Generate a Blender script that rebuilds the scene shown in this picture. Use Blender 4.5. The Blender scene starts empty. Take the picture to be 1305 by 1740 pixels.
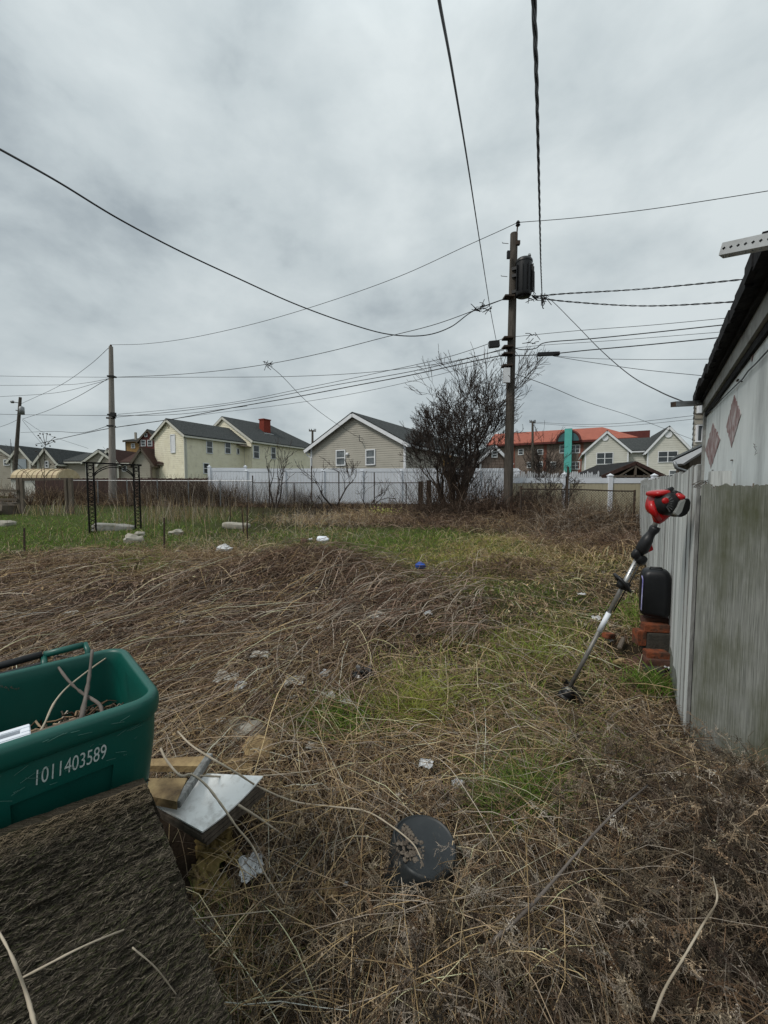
import bpy, math, random
import numpy as np
from mathutils import Vector, Matrix, Euler, noise as mnoise
random.seed(7); RNG = np.random.default_rng(7)
SC = bpy.context.scene; COL = SC.collection
PI = math.pi
# ------------------------------------------------------------------ camera
FPX = 680.0; CAMZ = 1.6; PITCH = math.atan(40/680)
CP, SP = math.cos(PITCH), math.sin(PITCH)
cd = bpy.data.cameras.new('camera'); cam = bpy.data.objects.new('camera', cd); COL.objects.link(cam)
cam.location = (0, 0, CAMZ); cam.rotation_euler = (PI/2-PITCH, 0, 0)
cd.sensor_fit = 'VERTICAL'; cd.sensor_height = 36; cd.lens = 36*FPX/1740
cd.clip_start = 0.02; cd.clip_end = 4000
SC.camera = cam
SC.render.resolution_x, SC.render.resolution_y = 768, 1024
SC.view_settings.view_transform = 'Standard'; SC.view_settings.look = 'None'
SC.view_settings.gamma = 1; SC.view_settings.use_curve_mapping = False
SC.view_settings.exposure = 0.32
# ------------------------------------------------------------------ sky
W = bpy.data.worlds.new('World'); SC.world = W; W.use_nodes = True
SUN_EL, SUN_ROT = math.radians(50), math.radians(240)
def build_sky():
    nt = W.node_tree; N = nt.nodes; L = nt.links; N.clear()
    out = N.new('ShaderNodeOutputWorld'); bg = N.new('ShaderNodeBackground'); bg.inputs['Strength'].default_value = 0.1
    sky = N.new('ShaderNodeTexSky'); sky.sky_type = 'NISHITA'; sky.sun_disc = False
    sky.sun_elevation = SUN_EL; sky.sun_rotation = SUN_ROT
    tc = N.new('ShaderNodeTexCoord'); sep = N.new('ShaderNodeSeparateXYZ'); L.new(tc.outputs['Generated'], sep.inputs[0])
    def m(op, a, b=None):
        n = N.new('ShaderNodeMath'); n.operation = op
        for i, v in enumerate((a, b)):
            if v is None: continue
            if isinstance(v, (int, float)): n.inputs[i].default_value = v
            else: L.new(v, n.inputs[i])
        return n.outputs[0]
    zc = m('MAXIMUM', sep.outputs[2], 0.0); den = m('ADD', zc, 0.16)
    cx = N.new('ShaderNodeCombineXYZ'); L.new(m('DIVIDE', sep.outputs[0], den), cx.inputs[0]); L.new(m('DIVIDE', sep.outputs[1], den), cx.inputs[1])
    def nz(scale, det, rough, dist, off):
        mp = N.new('ShaderNodeMapping'); mp.inputs['Location'].default_value = off; L.new(cx.outputs[0], mp.inputs[0])
        n = N.new('ShaderNodeTexNoise'); n.inputs['Scale'].default_value = scale; n.inputs['Detail'].default_value = det
        n.inputs['Roughness'].default_value = rough; n.inputs['Distortion'].default_value = dist; L.new(mp.outputs[0], n.inputs[0]); return n.outputs[0]
    big = nz(0.55, 3, 0.5, 0.0, (3.1, 1.7, 0)); mid = nz(1.3, 6, 0.5, 0.1, (0.4, 5.2, 0)); fine = nz(4.2, 5, 0.55, 0.2, (7, 2, 0))
    lump = N.new('ShaderNodeTexNoise'); lump.inputs['Scale'].default_value = 3.4; lump.inputs['Detail'].default_value = 6; lump.inputs['Roughness'].default_value = .55; lump.inputs['Distortion'].default_value = .15
    mp2 = N.new('ShaderNodeMapping'); mp2.inputs['Scale'].default_value = (1, 1, 1.7); mp2.inputs['Location'].default_value = (2.3, .7, 1.1); L.new(tc.outputs['Generated'], mp2.inputs[0]); L.new(mp2.outputs[0], lump.inputs[0])
    v = m('ADD', m('ADD', m('MULTIPLY', big, 0.36), m('MULTIPLY', mid, 0.22)), m('ADD', m('MULTIPLY', fine, 0.06), m('MULTIPLY', lump.outputs[0], 0.50)))
    r = N.new('ShaderNodeValToRGB'); L.new(v, r.inputs[0])
    e = r.color_ramp.elements; e[0].position = 0.43; e[0].color = (0.265, 0.305, 0.327, 1); e[1].position = 0.66; e[1].color = (0.515, 0.56, 0.568, 1)
    q = r.color_ramp.elements.new(0.53); q.color = (0.40, 0.447, 0.462, 1)
    gain = m('ADD', m('MULTIPLY', zc, 0.35), 0.93)
    hi = m('MULTIPLY', m('SUBTRACT', zc, 0.72), 3.0); hi = m('MAXIMUM', hi, 0.0)   # overcast: brighter towards the zenith
    gain = m('MULTIPLY', m('ADD', gain, hi), 10.0)
    sc_ = N.new('ShaderNodeVectorMath'); sc_.operation = 'SCALE'; L.new(r.outputs[0], sc_.inputs[0]); L.new(gain, sc_.inputs['Scale'])
    mx = N.new('ShaderNodeMix'); mx.data_type = 'RGBA'; mx.inputs[0].default_value = 0.95
    L.new(sky.outputs[0], mx.inputs[6]); L.new(sc_.outputs[0], mx.inputs[7])
    L.new(mx.outputs[2], bg.inputs[0]); L.new(bg.outputs[0], out.inputs[0])
build_sky()
sd = bpy.data.lights.new('sun', 'SUN'); sd.energy = 1.5; sd.angle = math.radians(14); sd.color = (1, 0.95, 0.88)
so = bpy.data.objects.new('sun', sd); COL.objects.link(so)
_d = Vector((math.sin(SUN_ROT)*math.cos(SUN_EL), math.cos(SUN_ROT)*math.cos(SUN_EL), math.sin(SUN_EL)))
so.rotation_euler = _d.to_track_quat('Z', 'Y').to_euler()
# ------------------------------------------------------------------ helpers
def ray(px, py):
    a = (px-652.5)/FPX; b = -(py-870)/FPX
    return Vector((a, CP+b*SP, -SP+b*CP))
def at(px, py, y):
    d = ray(px, py); return Vector((0, 0, CAMZ)) + d*(y/d.y)
MOUNDS = [(-1.15, 6.1, 1.2, .8, .33), (-2.9, 5.0, 1.3, .9, .16), (1.35, 1.35, .65, .6, .27), (.35, 1.05, .4, .25, .07), (2.0, 6.5, .7, .5, .13), (.3, 5.0, .6, .4, .08), (-4.8, 6.4, 1.2, .9, .15), (2.7,8.6,.9,.6,.15)]
def gz(x, y):
    x = np.asarray(x, float); y = np.asarray(y, float)
    z = .04*np.clip(y, -12, 20)
    for cx, cy, sx, sy, h in MOUNDS:
        z = z + h*np.exp(-((x-cx)/sx)**2-((y-cy)/sy)**2)
    near = np.exp(-((np.hypot(x, y)-4)/9)**2)
    return z + near*(.016*np.sin(1.7*x+.6*y)+.014*np.sin(2.9*y-1.3*x+1)+.010*np.sin(5.1*x+3.7*y+2))
def g1(x, y): return float(gz(x, y))
def onground(px, py):
    d = ray(px, py); t = 0.3
    while t < 60:
        p = Vector((0, 0, CAMZ))+d*t
        if p.z < g1(p.x, p.y): break
        t += 0.02
    return p
def proj(x, y, z):
    r = z-CAMZ; dep = np.maximum(y*CP-r*SP, .05); up = y*SP+r*CP
    return 652.5+FPX*x/dep, 870-FPX*up/dep
def img_ground(px, py):
    a = (px-652.5)/FPX; b = -(py-870)/FPX
    dy = CP+b*SP; dz = -SP+b*CP
    t = CAMZ/(.04*dy-dz); return a*t, dy*t
def tag(o, label=None, cat=None, group=None, kind=None):
    if label: o['label'] = label
    if cat: o['category'] = cat
    if group: o['group'] = group
    if kind: o['kind'] = kind
    return o
def thing(name, label, cat, loc=(0, 0, 0), rotz=0, group=None):
    o = bpy.data.objects.new(name, None); COL.objects.link(o); o.location = loc; o.rotation_euler = (0, 0, rotz)
    o.empty_display_size = .1
    return tag(o, label, cat, group)
def link_mesh(name, me, mat, parent):
    o = bpy.data.objects.new(name, me); COL.objects.link(o)
    if mat is not None and not me.materials: me.materials.append(mat)
    if parent is not None: o.parent = parent
    return o
class MB:
    def __init__(s): s.v = []; s.f = []
    def add(s, vs, fs):
        b = len(s.v); s.v += [tuple(p) for p in vs]; s.f += [tuple(i+b for i in f) for f in fs]; return s
    def box(s, c, size, M=None):
        hx, hy, hz = size[0]/2, size[1]/2, size[2]/2
        vs = [Vector((x, y, z)) for x in (-hx, hx) for y in (-hy, hy) for z in (-hz, hz)]
        if M is not None: vs = [M @ p for p in vs]
        vs = [p+Vector(c) for p in vs]
        return s.add(vs, [(0, 1, 3, 2), (4, 6, 7, 5), (0, 4, 5, 1), (2, 3, 7, 6), (0, 2, 6, 4), (1, 5, 7, 3)])
    def bb(s, x0, x1, y0, y1, z0, z1): return s.box(((x0+x1)/2, (y0+y1)/2, (z0+z1)/2), (x1-x0, y1-y0, z1-z0))
    def beam(s, p0, p1, w, h, up=(0, 0, 1)):
        p0, p1 = Vector(p0), Vector(p1); d = (p1-p0); L = d.length; d.normalize()
        up = Vector(up)
        if abs(d.dot(up)) > .99: up = Vector((0, 1, 0))
        sd_ = d.cross(up).normalized(); u2 = sd_.cross(d)
        M = Matrix((d, sd_, u2)).transposed()
        return s.box((p0+p1)/2, (L, w, h), M)
    def tube(s, pts, r, n=8, caps=True):
        pts = [Vector(p) for p in pts]; K = len(pts)
        rr = [r]*K if isinstance(r, (int, float)) else list(r)
        ref = Vector((0, 0, 1)); t0 = (pts[1]-pts[0]).normalized()
        if abs(t0.dot(ref)) > .9: ref = Vector((1, 0, 0))
        n1 = t0.cross(ref).normalized(); vs = []
        for i, p in enumerate(pts):
            t = (pts[min(i+1, K-1)]-pts[max(i-1, 0)]).normalized()
            n1 = (n1-t*n1.dot(t)).normalized(); n2 = t.cross(n1)
            for k in range(n):
                a = 2*PI*k/n; vs.append(p+(n1*math.cos(a)+n2*math.sin(a))*rr[i])
        fs = [(i*n+k, i*n+(k+1) % n, (i+1)*n+(k+1) % n, (i+1)*n+k) for i in range(K-1) for k in range(n)]
        if caps: fs += [tuple(range(n))[::-1], tuple((K-1)*n+k for k in range(n))]
        return s.add(vs, fs)
    def lathe(s, prof, n=24, M=None, c=(0, 0, 0)):
        vs = []
        for r, z in prof:
            for k in range(n):
                a = 2*PI*k/n; p = Vector((r*math.cos(a), r*math.sin(a), z))
                vs.append((M @ p if M is not None else p)+Vector(c))
        K = len(prof)
        fs = [(i*n+k, i*n+(k+1) % n, (i+1)*n+(k+1) % n, (i+1)*n+k) for i in range(K-1) for k in range(n)]
        fs += [tuple(range(n))[::-1], tuple((K-1)*n+k for k in range(n))]
        return s.add(vs, fs)
    def prism(s, poly, ext):
        n = len(poly); e = Vector(ext); vs = [Vector(p) for p in poly]+[Vector(p)+e for p in poly]
        return s.add(vs, [tuple(range(n))[::-1], tuple(range(n, 2*n))]+[(i, (i+1) % n, n+(i+1) % n, n+i) for i in range(n)])
    def loft(s, rings, cap0=True, cap1=True):
        n = len(rings[0]); vs = [p for r in rings for p in r]; K = len(rings)
        fs = [(i*n+k, i*n+(k+1) % n, (i+1)*n+(k+1) % n, (i+1)*n+k) for i in range(K-1) for k in range(n)]
        if cap0: fs.append(tuple(range(n))[::-1])
        if cap1: fs.append(tuple((K-1)*n+k for k in range(n)))
        return s.add(vs, fs)
    def blob(s, c, size, M=None, nu=14, nv=9, amp=0, fr=6, seed=0, sq=1.0):
        vs = []; sgn = lambda a: (abs(a)**sq)*(1 if a >= 0 else -1)
        for j in range(nv+1):
            th = PI*j/nv
            for i in range(nu):
                ph = 2*PI*i/nu
                p = Vector((sgn(math.sin(th))*sgn(math.cos(ph)), sgn(math.sin(th))*sgn(math.sin(ph)), sgn(math.cos(th))))
                if amp: p *= 1+amp*mnoise.noise(p*fr*.35+Vector((seed*3.1, seed, 0)))+amp*.6*mnoise.noise(p*fr+Vector((seed, 5, 1)))
                p = Vector((p.x*size[0]/2, p.y*size[1]/2, p.z*size[2]/2))
                if M is not None: p = M @ p
                vs.append(p+Vector(c))
        fs = [(j*nu+i, j*nu+(i+1) % nu, (j+1)*nu+(i+1) % nu, (j+1)*nu+i) for j in range(nv) for i in range(nu)]
        return s.add(vs, fs)
    def mesh(s, name, smooth=False, bevel=0, fix=True):
        me = bpy.data.meshes.new(name); me.from_pydata(s.v, [], s.f); me.update()
        import bmesh
        bm = bmesh.new(); bm.from_mesh(me)
        if fix: bmesh.ops.recalc_face_normals(bm, faces=bm.faces)
        if bevel: bmesh.ops.bevel(bm, geom=bm.edges[:], offset=bevel, segments=2, affect='EDGES', clamp_overlap=True)
        bm.to_mesh(me); bm.free()
        if smooth: me.shade_smooth()
        if smooth and smooth != True: me.set_sharp_from_angle(angle=math.radians(smooth))
        return me
    def build(s, name, mat, parent=None, smooth=False, bevel=0, fix=True):
        return link_mesh(name, s.mesh(name, smooth, bevel, fix), mat, parent)
def np_mesh(name, V, F, mat, parent=None, cols=None, smooth=True):
    me = bpy.data.meshes.new(name); nv, nf = len(V), len(F); k = F.shape[1]
    me.vertices.add(nv); me.vertices.foreach_set('co', np.ascontiguousarray(V, np.float32).ravel())
    me.loops.add(nf*k); me.loops.foreach_set('vertex_index', np.ascontiguousarray(F, np.int32).ravel())
    me.polygons.add(nf); me.polygons.foreach_set('loop_start', np.arange(0, nf*k, k, dtype=np.int32))
    if smooth: me.polygons.foreach_set('use_smooth', np.ones(nf, bool))
    me.update(calc_edges=True)
    if cols is not None:
        a = me.color_attributes.new('col', 'FLOAT_COLOR', 'POINT')
        c4 = np.ones((nv, 4), np.float32); c4[:, :3] = cols; a.data.foreach_set('color', c4.ravel())
    return link_mesh(name, me, mat, parent)
def nrm(a): return a/np.maximum(np.linalg.norm(a, axis=-1, keepdims=True), 1e-9)
def np_tubes(P, R, C=None, sides=3):
    """P (N,K,3) polylines, R (N,K) radii -> verts, quads, colours; sides=2 gives flat ribbons"""
    N, K, _ = P.shape; T = nrm(np.gradient(P, axis=1))
    ref = nrm(RNG.normal(size=(N, 1, 3)))
    if sides == 2: ref = nrm(ref*.55+np.array([0, 0, 1.0]))
    n1 = nrm(np.cross(T, np.broadcast_to(ref, T.shape))); n2 = np.cross(T, n1)
    ang = np.arange(sides)*2*PI/sides
    V = P[:, :, None, :]+R[:, :, None, None]*(np.cos(ang)[None, None, :, None]*n1[:, :, None, :]+np.sin(ang)[None, None, :, None]*n2[:, :, None, :])
    base = (np.arange(N)*K*sides)[:, None, None]; i = np.arange(K-1)[None, :, None]; S = 1 if sides == 2 else sides
    k = np.arange(S)[None, None, :]; k2 = (k+1) % sides
    a = base+i*sides+k; b = base+i*sides+k2; c = base+(i+1)*sides+k2; d = base+(i+1)*sides+k
    F = np.stack([a, b, c, d], -1).reshape(-1, 4)
    cols = None if C is None else np.repeat(C, K*sides, axis=0)
    return V.reshape(-1, 3), F, cols
def merge(parts):
    Vs, Fs, Cs = [], [], []; b = 0
    for V, F, C in parts:
        Vs.append(V); Fs.append(F+b); Cs.append(C); b += len(V)
    return np.concatenate(Vs), np.concatenate(Fs), (np.concatenate(Cs) if Cs[0] is not None else None)
# ------------------------------------------------------------------ materials
def mat(name, c1, c2=None, scale=4, rough=.7, bump=0, bscale=40, stretch=(1, 1, 1), rand=0, metal=0, spec=.3, c3=None, scale3=1.2, lo=.35, hi=.65, attr=False, trans=0, bdist=.01, c3r=(.52, .72), c3s=None):
    m = bpy.data.materials.new(name); m.use_nodes = True; N = m.node_tree.nodes; L = m.node_tree.links
    p = N['Principled BSDF']; p.inputs['Roughness'].default_value = rough; p.inputs['Metallic'].default_value = metal
    p.inputs['Specular IOR Level'].default_value = spec
    tc = N.new('ShaderNodeTexCoord'); mp = N.new('ShaderNodeMapping'); mp.inputs['Scale'].default_value = stretch
    L.new(tc.outputs['Object'], mp.inputs[0])
    def noise_ramp(sc, lo_, hi_, src=mp, det=6):
        n = N.new('ShaderNodeTexNoise'); n.inputs['Scale'].default_value = sc; n.inputs['Detail'].default_value = det; n.inputs['Roughness'].default_value = .62
        L.new(src.outputs[0], n.inputs[0])
        r = N.new('ShaderNodeMapRange'); r.inputs[1].default_value = lo_; r.inputs[2].default_value = hi_; L.new(n.outputs[0], r.inputs[0]); return r.outputs[0]
    def mixc(f, a, b):
        x = N.new('ShaderNodeMix'); x.data_type = 'RGBA'; L.new(f, x.inputs[0])
        for i, v in ((6, a), (7, b)):
            if isinstance(v, tuple): x.inputs[i].default_value = (*v, 1)
            else: L.new(v, x.inputs[i])
        return x.outputs[2]
    col = None
    if attr:
        at_ = N.new('ShaderNodeAttribute'); at_.attribute_name = 'col'; col = at_.outputs['Color']
        if c2 is not None: col = mixc(noise_ramp(scale, lo, hi), col, c2)
    elif c2 is not None: col = mixc(noise_ramp(scale, lo, hi), c1, c2)
    mp3 = mp
    if c3s: mp3 = N.new('ShaderNodeMapping'); mp3.inputs['Scale'].default_value = c3s; L.new(tc.outputs['Object'], mp3.inputs[0])
    if c3 is not None: col = mixc(noise_ramp(scale3, *c3r, src=mp3), col if col is not None else c1, c3)
    if rand and col is not None:
        oi = N.new('ShaderNodeObjectInfo'); mr = N.new('ShaderNodeMapRange'); mr.inputs[3].default_value = 1-rand; mr.inputs[4].default_value = 1+rand*.6; L.new(oi.outputs['Random'], mr.inputs[0])
        hs = N.new('ShaderNodeHueSaturation'); L.new(mr.outputs[0], hs.inputs['Value']); L.new(col, hs.inputs['Color']); col = hs.outputs[0]
    if col is None: p.inputs['Base Color'].default_value = (*c1, 1)
    else: L.new(col, p.inputs['Base Color'])
    if bump:
        n = N.new('ShaderNodeTexNoise'); n.inputs['Scale'].default_value = bscale; n.inputs['Detail'].default_value = 5; L.new(mp.outputs[0], n.inputs[0])
        b = N.new('ShaderNodeBump'); b.inputs['Strength'].default_value = bump; b.inputs['Distance'].default_value = bdist; L.new(n.outputs[0], b.inputs['Height']); L.new(b.outputs[0], p.inputs['Normal'])
    if trans:
        t = N.new('ShaderNodeBsdfTranslucent'); L.new(col, t.inputs[0]); ms = N.new('ShaderNodeMixShader'); ms.inputs[0].default_value = trans
        L.new(p.outputs[0], ms.inputs[1]); L.new(t.outputs[0], ms.inputs[2]); L.new(ms.outputs[0], N['Material Output'].inputs[0])
    return m
M = {}
M['straw'] = mat('dry straw', (0, 0, 0), attr=True, rough=.85, spec=.12)
M['grass'] = mat('grass', (0, 0, 0), attr=True, rough=.75, spec=.15, trans=.25)
M['soil'] = mat('soil', (0, 0, 0), attr=True, c2=(.03, .022, .016), scale=9, lo=.4, hi=.75, rough=.95, spec=.05, bump=.8, bscale=30, bdist=.03)
M['bark'] = mat('bark', (.035, .028, .025), (.075, .062, .055), scale=14, rough=.9, spec=.1)
M['twig'] = mat('twig', (.042, .033, .029), (.075, .060, .052), scale=6, rough=.9, spec=.1)
M['sapling'] = mat('sapling bark', (.09, .075, .065), (.15, .13, .115), scale=9, rough=.85, spec=.15)
M['pole'] = mat('pole wood', (.055, .047, .04), (.12, .105, .09), scale=7, stretch=(5, 5, .35), rough=.9, bump=.5, bscale=20, spec=.1)
M['pole2'] = mat('pale pole wood', (.19, .17, .15), (.30, .275, .25), scale=7, stretch=(5, 5, .3), rough=.9, spec=.1)
M['cable'] = mat('cable', (.012, .012, .013), rough=.55)
M['cable_grey'] = mat('grey cable', (.07, .07, .072), (.1, .1, .1), rough=.6)
M['iron'] = mat('black iron', (.007, .007, .007), (.014, .012, .011), scale=20, rough=.65, spec=.15)
M['rust'] = mat('dark rusty steel', (.03, .025, .022), (.07, .045, .03), scale=16, rough=.8)
M['galv'] = mat('galvanised', (.19, .20, .205), (.27, .28, .285), scale=10, rough=.45, metal=.6)
M['zinc'] = mat('zinc strut', (.46, .48, .49), (.36, .37, .37), scale=14, rough=.5, metal=.1)
M['white'] = mat('white paint', (.74, .75, .77), (.66, .67, .69), scale=3, rough=.5)
M['vinyl'] = mat('white vinyl', (.74, .77, .82), (.68, .71, .76), scale=1.6, rough=.42)
M['vinyl_tan'] = mat('tan vinyl', (.44, .40, .29), (.39, .35, .25), scale=1.4, rough=.5)
M['cream'] = mat('cream clapboard', (.80, .755, .60), (.73, .68, .52), scale=1.5, rough=.7, c3=(.62, .57, .45), scale3=2.4)
M['greige'] = mat('grey beige siding', (.41, .385, .33), (.36, .34, .29), scale=1.2, rough=.6)
M['tanside'] = mat('tan siding', (.36, .33, .27), (.31, .28, .23), scale=1.3, rough=.65)
M['offwhite'] = mat('off white siding', (.58, .57, .51), (.52, .51, .45), scale=1.1, rough=.6)
M['bluegrey'] = mat('pale blue door', (.32, .36, .39), (.28, .32, .35), scale=2, rough=.6)
M['shingle'] = mat('dark shingle', (.032, .036, .036), (.075, .08, .08), scale=9, rough=.95, bump=.5, bscale=30, spec=.1)
M['shingle_br'] = mat('brown shingle', (.045, .026, .022), (.075, .045, .038), scale=9, rough=.95, spec=.1)
M['redroof'] = mat('red roof', (.33, .095, .06), (.27, .075, .045), scale=1.5, rough=.7)
M['brick_far'] = mat('far brick', (.14, .105, .085), (.20, .155, .13), scale=3, rough=.85)
M['brick_red_far'] = mat('far red brick', (.20, .075, .05), (.15, .055, .04), scale=3, rough=.85)
M['maroon'] = mat('maroon siding', (.12, .03, .024), (.09, .022, .02), scale=2, rough=.7)
M['ochre'] = mat('ochre brick', (.33, .20, .08), (.27, .16, .06), scale=3, rough=.8)
M['teal'] = mat('teal panel', (.10, .42, .37), (.085, .37, .33), scale=2, rough=.5)
M['teal_dark'] = mat('dark teal panel', (.05, .12, .13), (.04, .10, .11), scale=2, rough=.5)
M['glass'] = mat('window glass', (.02, .025, .03), (.05, .06, .065), scale=.9, rough=.08, spec=.6)
M['glass_lt'] = mat('curtained glass', (.16, .18, .19), (.05, .06, .065), scale=2.5, rough=.1, spec=.6)
M['chimney'] = mat('red brick', (.22, .035, .02), (.16, .028, .018), scale=12, rough=.85)
M['wood_grey'] = mat('weathered wood', (.60, .62, .605), (.49, .505, .495), scale=9, stretch=(14, 14, .35), rough=.9, bump=.25, bscale=13, spec=.08, c3=(.17, .17, .165), scale3=4.5, rand=.34, bdist=.004)
M['wood_edge'] = mat('grey wood and joint shade', (.27, .275, .265), (.13, .13, .125), scale=9, stretch=(6, 6, 1), rough=.95)  # paints joint shade on fence board sides; plain grey wood on the strip
M['wood_moss'] = mat('mossy weathered wood', (.275, .282, .26), (.115, .12, .108), scale=14, stretch=(16, 16, .3), rough=.92, bump=.3, bscale=14, spec=.08, c3=(.075, .080, .045), scale3=3.2, bdist=.004, c3r=(.42, .70), c3s=(1.6, 1.6, .55))
M['wood_brown'] = mat('old brown wood', (.15, .125, .10), (.09, .074, .06), scale=5, stretch=(8, 8, 1), rough=.9, bump=.4, bscale=12, spec=.1)
M['ply'] = mat('rotten plywood', (.36, .26, .13), (.22, .15, .075), scale=9, rough=.85, bump=.6, bscale=50, c3=(.09, .06, .035), scale3=6)
M['redwood'] = mat('dark red boards', (.085, .05, .042), (.055, .036, .032), scale=3, stretch=(6, 6, .6), rough=.9)
M['gar_white'] = mat('worn white plywood', (.70, .73, .72), (.60, .63, .62), scale=2.2, stretch=(2, 2, .6), rough=.75, bump=.25, bscale=25, c3=(.36, .375, .37), scale3=1.3)
M['gar_trim'] = mat('grimy fascia', (.40, .40, .385), (.25, .25, .235), scale=5, rough=.85, c3=(.13, .12, .11), scale3=4)
M['diamond'] = mat('faded red paint', (.20, .10, .095), (.50, .47, .465), scale=20, stretch=(1, 1, .4), rough=.85, c3=(.13, .05, .045), scale3=10, lo=.42, hi=.62)
M['tar'] = mat('tar paper', (.012, .012, .013), (.03, .03, .031), scale=9, rough=.9, bump=.8, bscale=25, spec=.1)
M['bin'] = mat('green plastic', (.003, .088, .067), (.0025, .070, .054), scale=3, rough=.40, spec=.5, bump=.06, bscale=400, bdist=.001, c3=(.012, .085, .068), scale3=5)
M['bin_dark'] = mat('green plastic recess shade', (.002, .022, .018), rough=.5)  # bin green darkened to paint the shade inside the front recess
M['scuff'] = mat('scuffed plastic', (.10, .20, .17), (.05, .14, .115), scale=40, rough=.7)
M['print'] = mat('white stamp', (.55, .60, .58), (.40, .47, .44), scale=60, rough=.6)
M['blk'] = mat('black plastic', (.008, .008, .009), (.013, .013, .014), scale=30, rough=.42, spec=.35)
M['blk_case'] = mat('black case shell', (.004, .0045, .006), (.007, .0075, .009), scale=20, rough=.4, spec=.35)
M['bucket'] = mat('dusty black plastic', (.013, .016, .018), (.022, .026, .028), scale=9, rough=.5, spec=.4, c3=(.075, .065, .055), scale3=9, bump=.15, bscale=14)
M['red'] = mat('red plastic', (.42, .008, .010), (.36, .006, .008), scale=5, rough=.28, spec=.5)
M['tank'] = mat('milky plastic', (.30, .31, .30), (.22, .23, .22), scale=8, rough=.3)
M['alu'] = mat('aluminium', (.50, .50, .50), (.38, .375, .365), scale=30, rough=.35, metal=.7)
M['alu_dirty'] = mat('scuffed shaft', (.20, .19, .175), (.12, .115, .105), scale=25, rough=.5, metal=.5)
M['violet'] = mat('pale piping', (.52, .52, .72), (.15, .14, .42), scale=14, rough=.4)
M['brick'] = mat('old brick', (.235, .072, .034), (.13, .045, .026), scale=22, rough=.95, bump=.8, bscale=60, c3=(.075, .045, .033), scale3=14, c3r=(.42, .62), spec=.1)
M['brick_dk'] = mat('sooty brick', (.10, .045, .03), (.06, .035, .028), scale=14, rough=.92, bump=.6, bscale=60)
M['cinder'] = mat('dark block', (.055, .05, .042), (.035, .033, .028), scale=16, rough=.95, bump=.8, bscale=70)
M['concrete'] = mat('concrete', (.30, .29, .265), (.20, .19, .17), scale=10, rough=.92, bump=.6, bscale=50, c3=(.13, .13, .09), scale3=4)
M['stone'] = mat('pale stone', (.36, .34, .29), (.24, .22, .18), scale=8, rough=.92, bump=.6, bscale=40)
M['block'] = mat('fibrous block', (.042, .036, .027), (.080, .068, .050), scale=5, stretch=(6, 30, 12), rough=.95, bump=1.0, bscale=9, spec=.08, c3=(.028, .03, .014), scale3=1.5, bdist=.02)
M['tile'] = mat('white tile', (.80, .81, .80), (.58, .58, .56), scale=26, rough=.6, c3=(.3, .28, .25), scale3=9, lo=.5, hi=.8)
M['paper'] = mat('white paper', (.60, .61, .62), (.40, .40, .40), scale=30, rough=.7)
M['plaster'] = mat('dirty white foam', (.58, .57, .53), (.36, .34, .30), scale=18, rough=.85, bump=.5, bscale=60)
M['foam'] = mat('yellow foam', (.30, .215, .075), (.15, .11, .045), scale=11, rough=.95, bump=.9, bscale=45, c3=(.06, .045, .025), scale3=7)
M['bag'] = mat('black plastic bag', (.008, .008, .009), rough=.28, spec=.5)
M['blue'] = mat('blue plastic', (.03, .10, .42), (.02, .06, .30), scale=18, rough=.5)
M['yellow'] = mat('yellow blossom', (.45, .46, .14), (.35, .37, .11), scale=9, rough=.8)
M['shed_roof'] = mat('pale yellow sheet', (.55, .45, .29), (.42, .33, .19), scale=3.5, stretch=(4, 1, 1), rough=.6)
M['pink'] = mat('faded board', (.42, .28, .20), (.30, .19, .14), scale=4, rough=.8)
M['pipe'] = mat('pale wood stick', (.42, .36, .28), (.32, .27, .20), scale=9, rough=.8)
# ------------------------------------------------------------------ zones seen on the lot (soft blobs, in ground position via the picture plane)
GREEN = [(-260,905,330,38,1.3),(60,905,150,32,1.3),(200,900,90,28,1.3),(330,880,130,18,.85),(300,925,110,20,.7),(640,912,200,16,1.25),(560,935,130,20,1.1),(760,938,130,24,1.3),(850,960,110,24,.9),(690,960,110,18,.8),
         (242,968,40,17,.95),(800,985,120,24,1.0),(700,1212,52,30,.8),(590,1235,60,34,.5),(882,1385,55,38,1.25),(1085,1050,34,30,.9),(900,1100,80,45,.75),(830,1175,100,55,.6),(900,1000,90,40,.6),(960,1060,60,30,.7),(760,1060,60,30,.2),
         (1000,1160,70,45,.3),(1150,1165,35,22,.8),(960,1290,80,50,.35),(1020,960,60,30,.2),(470,950,60,18,.6),(880,1230,70,45,.45),(1040,940,60,20,.35),(700,1150,60,40,.25)]
YELLOW = [(780,965,190,34,1.1),(700,1212,60,34,1.0),(860,945,130,30,.6),(900,1100,110,60,.5),(930,950,120,40,.6),(960,1250,120,80,.4)]
PURPLE = [(300,1020,300,80,1.0),(560,975,80,30,1.0),(100,1000,250,70,.8),(890,1010,80,25,.9),(450,1080,200,70,.7)]
def blobs(B, px, py):
    s = np.zeros_like(px)
    for cx, cy, sx, sy, a in B: s = s+a*np.exp(-((px-cx)/sx)**2-((py-cy)/sy)**2)
    return s
def zones(x, y):
    px, py = proj(np.asarray(x, float), np.asarray(y, float), .04*np.clip(y, -12, 20))
    behind = np.asarray(y) < .6
    g = np.where(behind, .15, blobs(GREEN, px, py)); yl = np.where(behind, 0, blobs(YELLOW, px, py)); pu = np.where(behind, 0, blobs(PURPLE, px, py))
    far = np.clip((np.asarray(y)-22)/6, 0, 1)
    return np.maximum(g, far*.9), yl, pu
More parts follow.
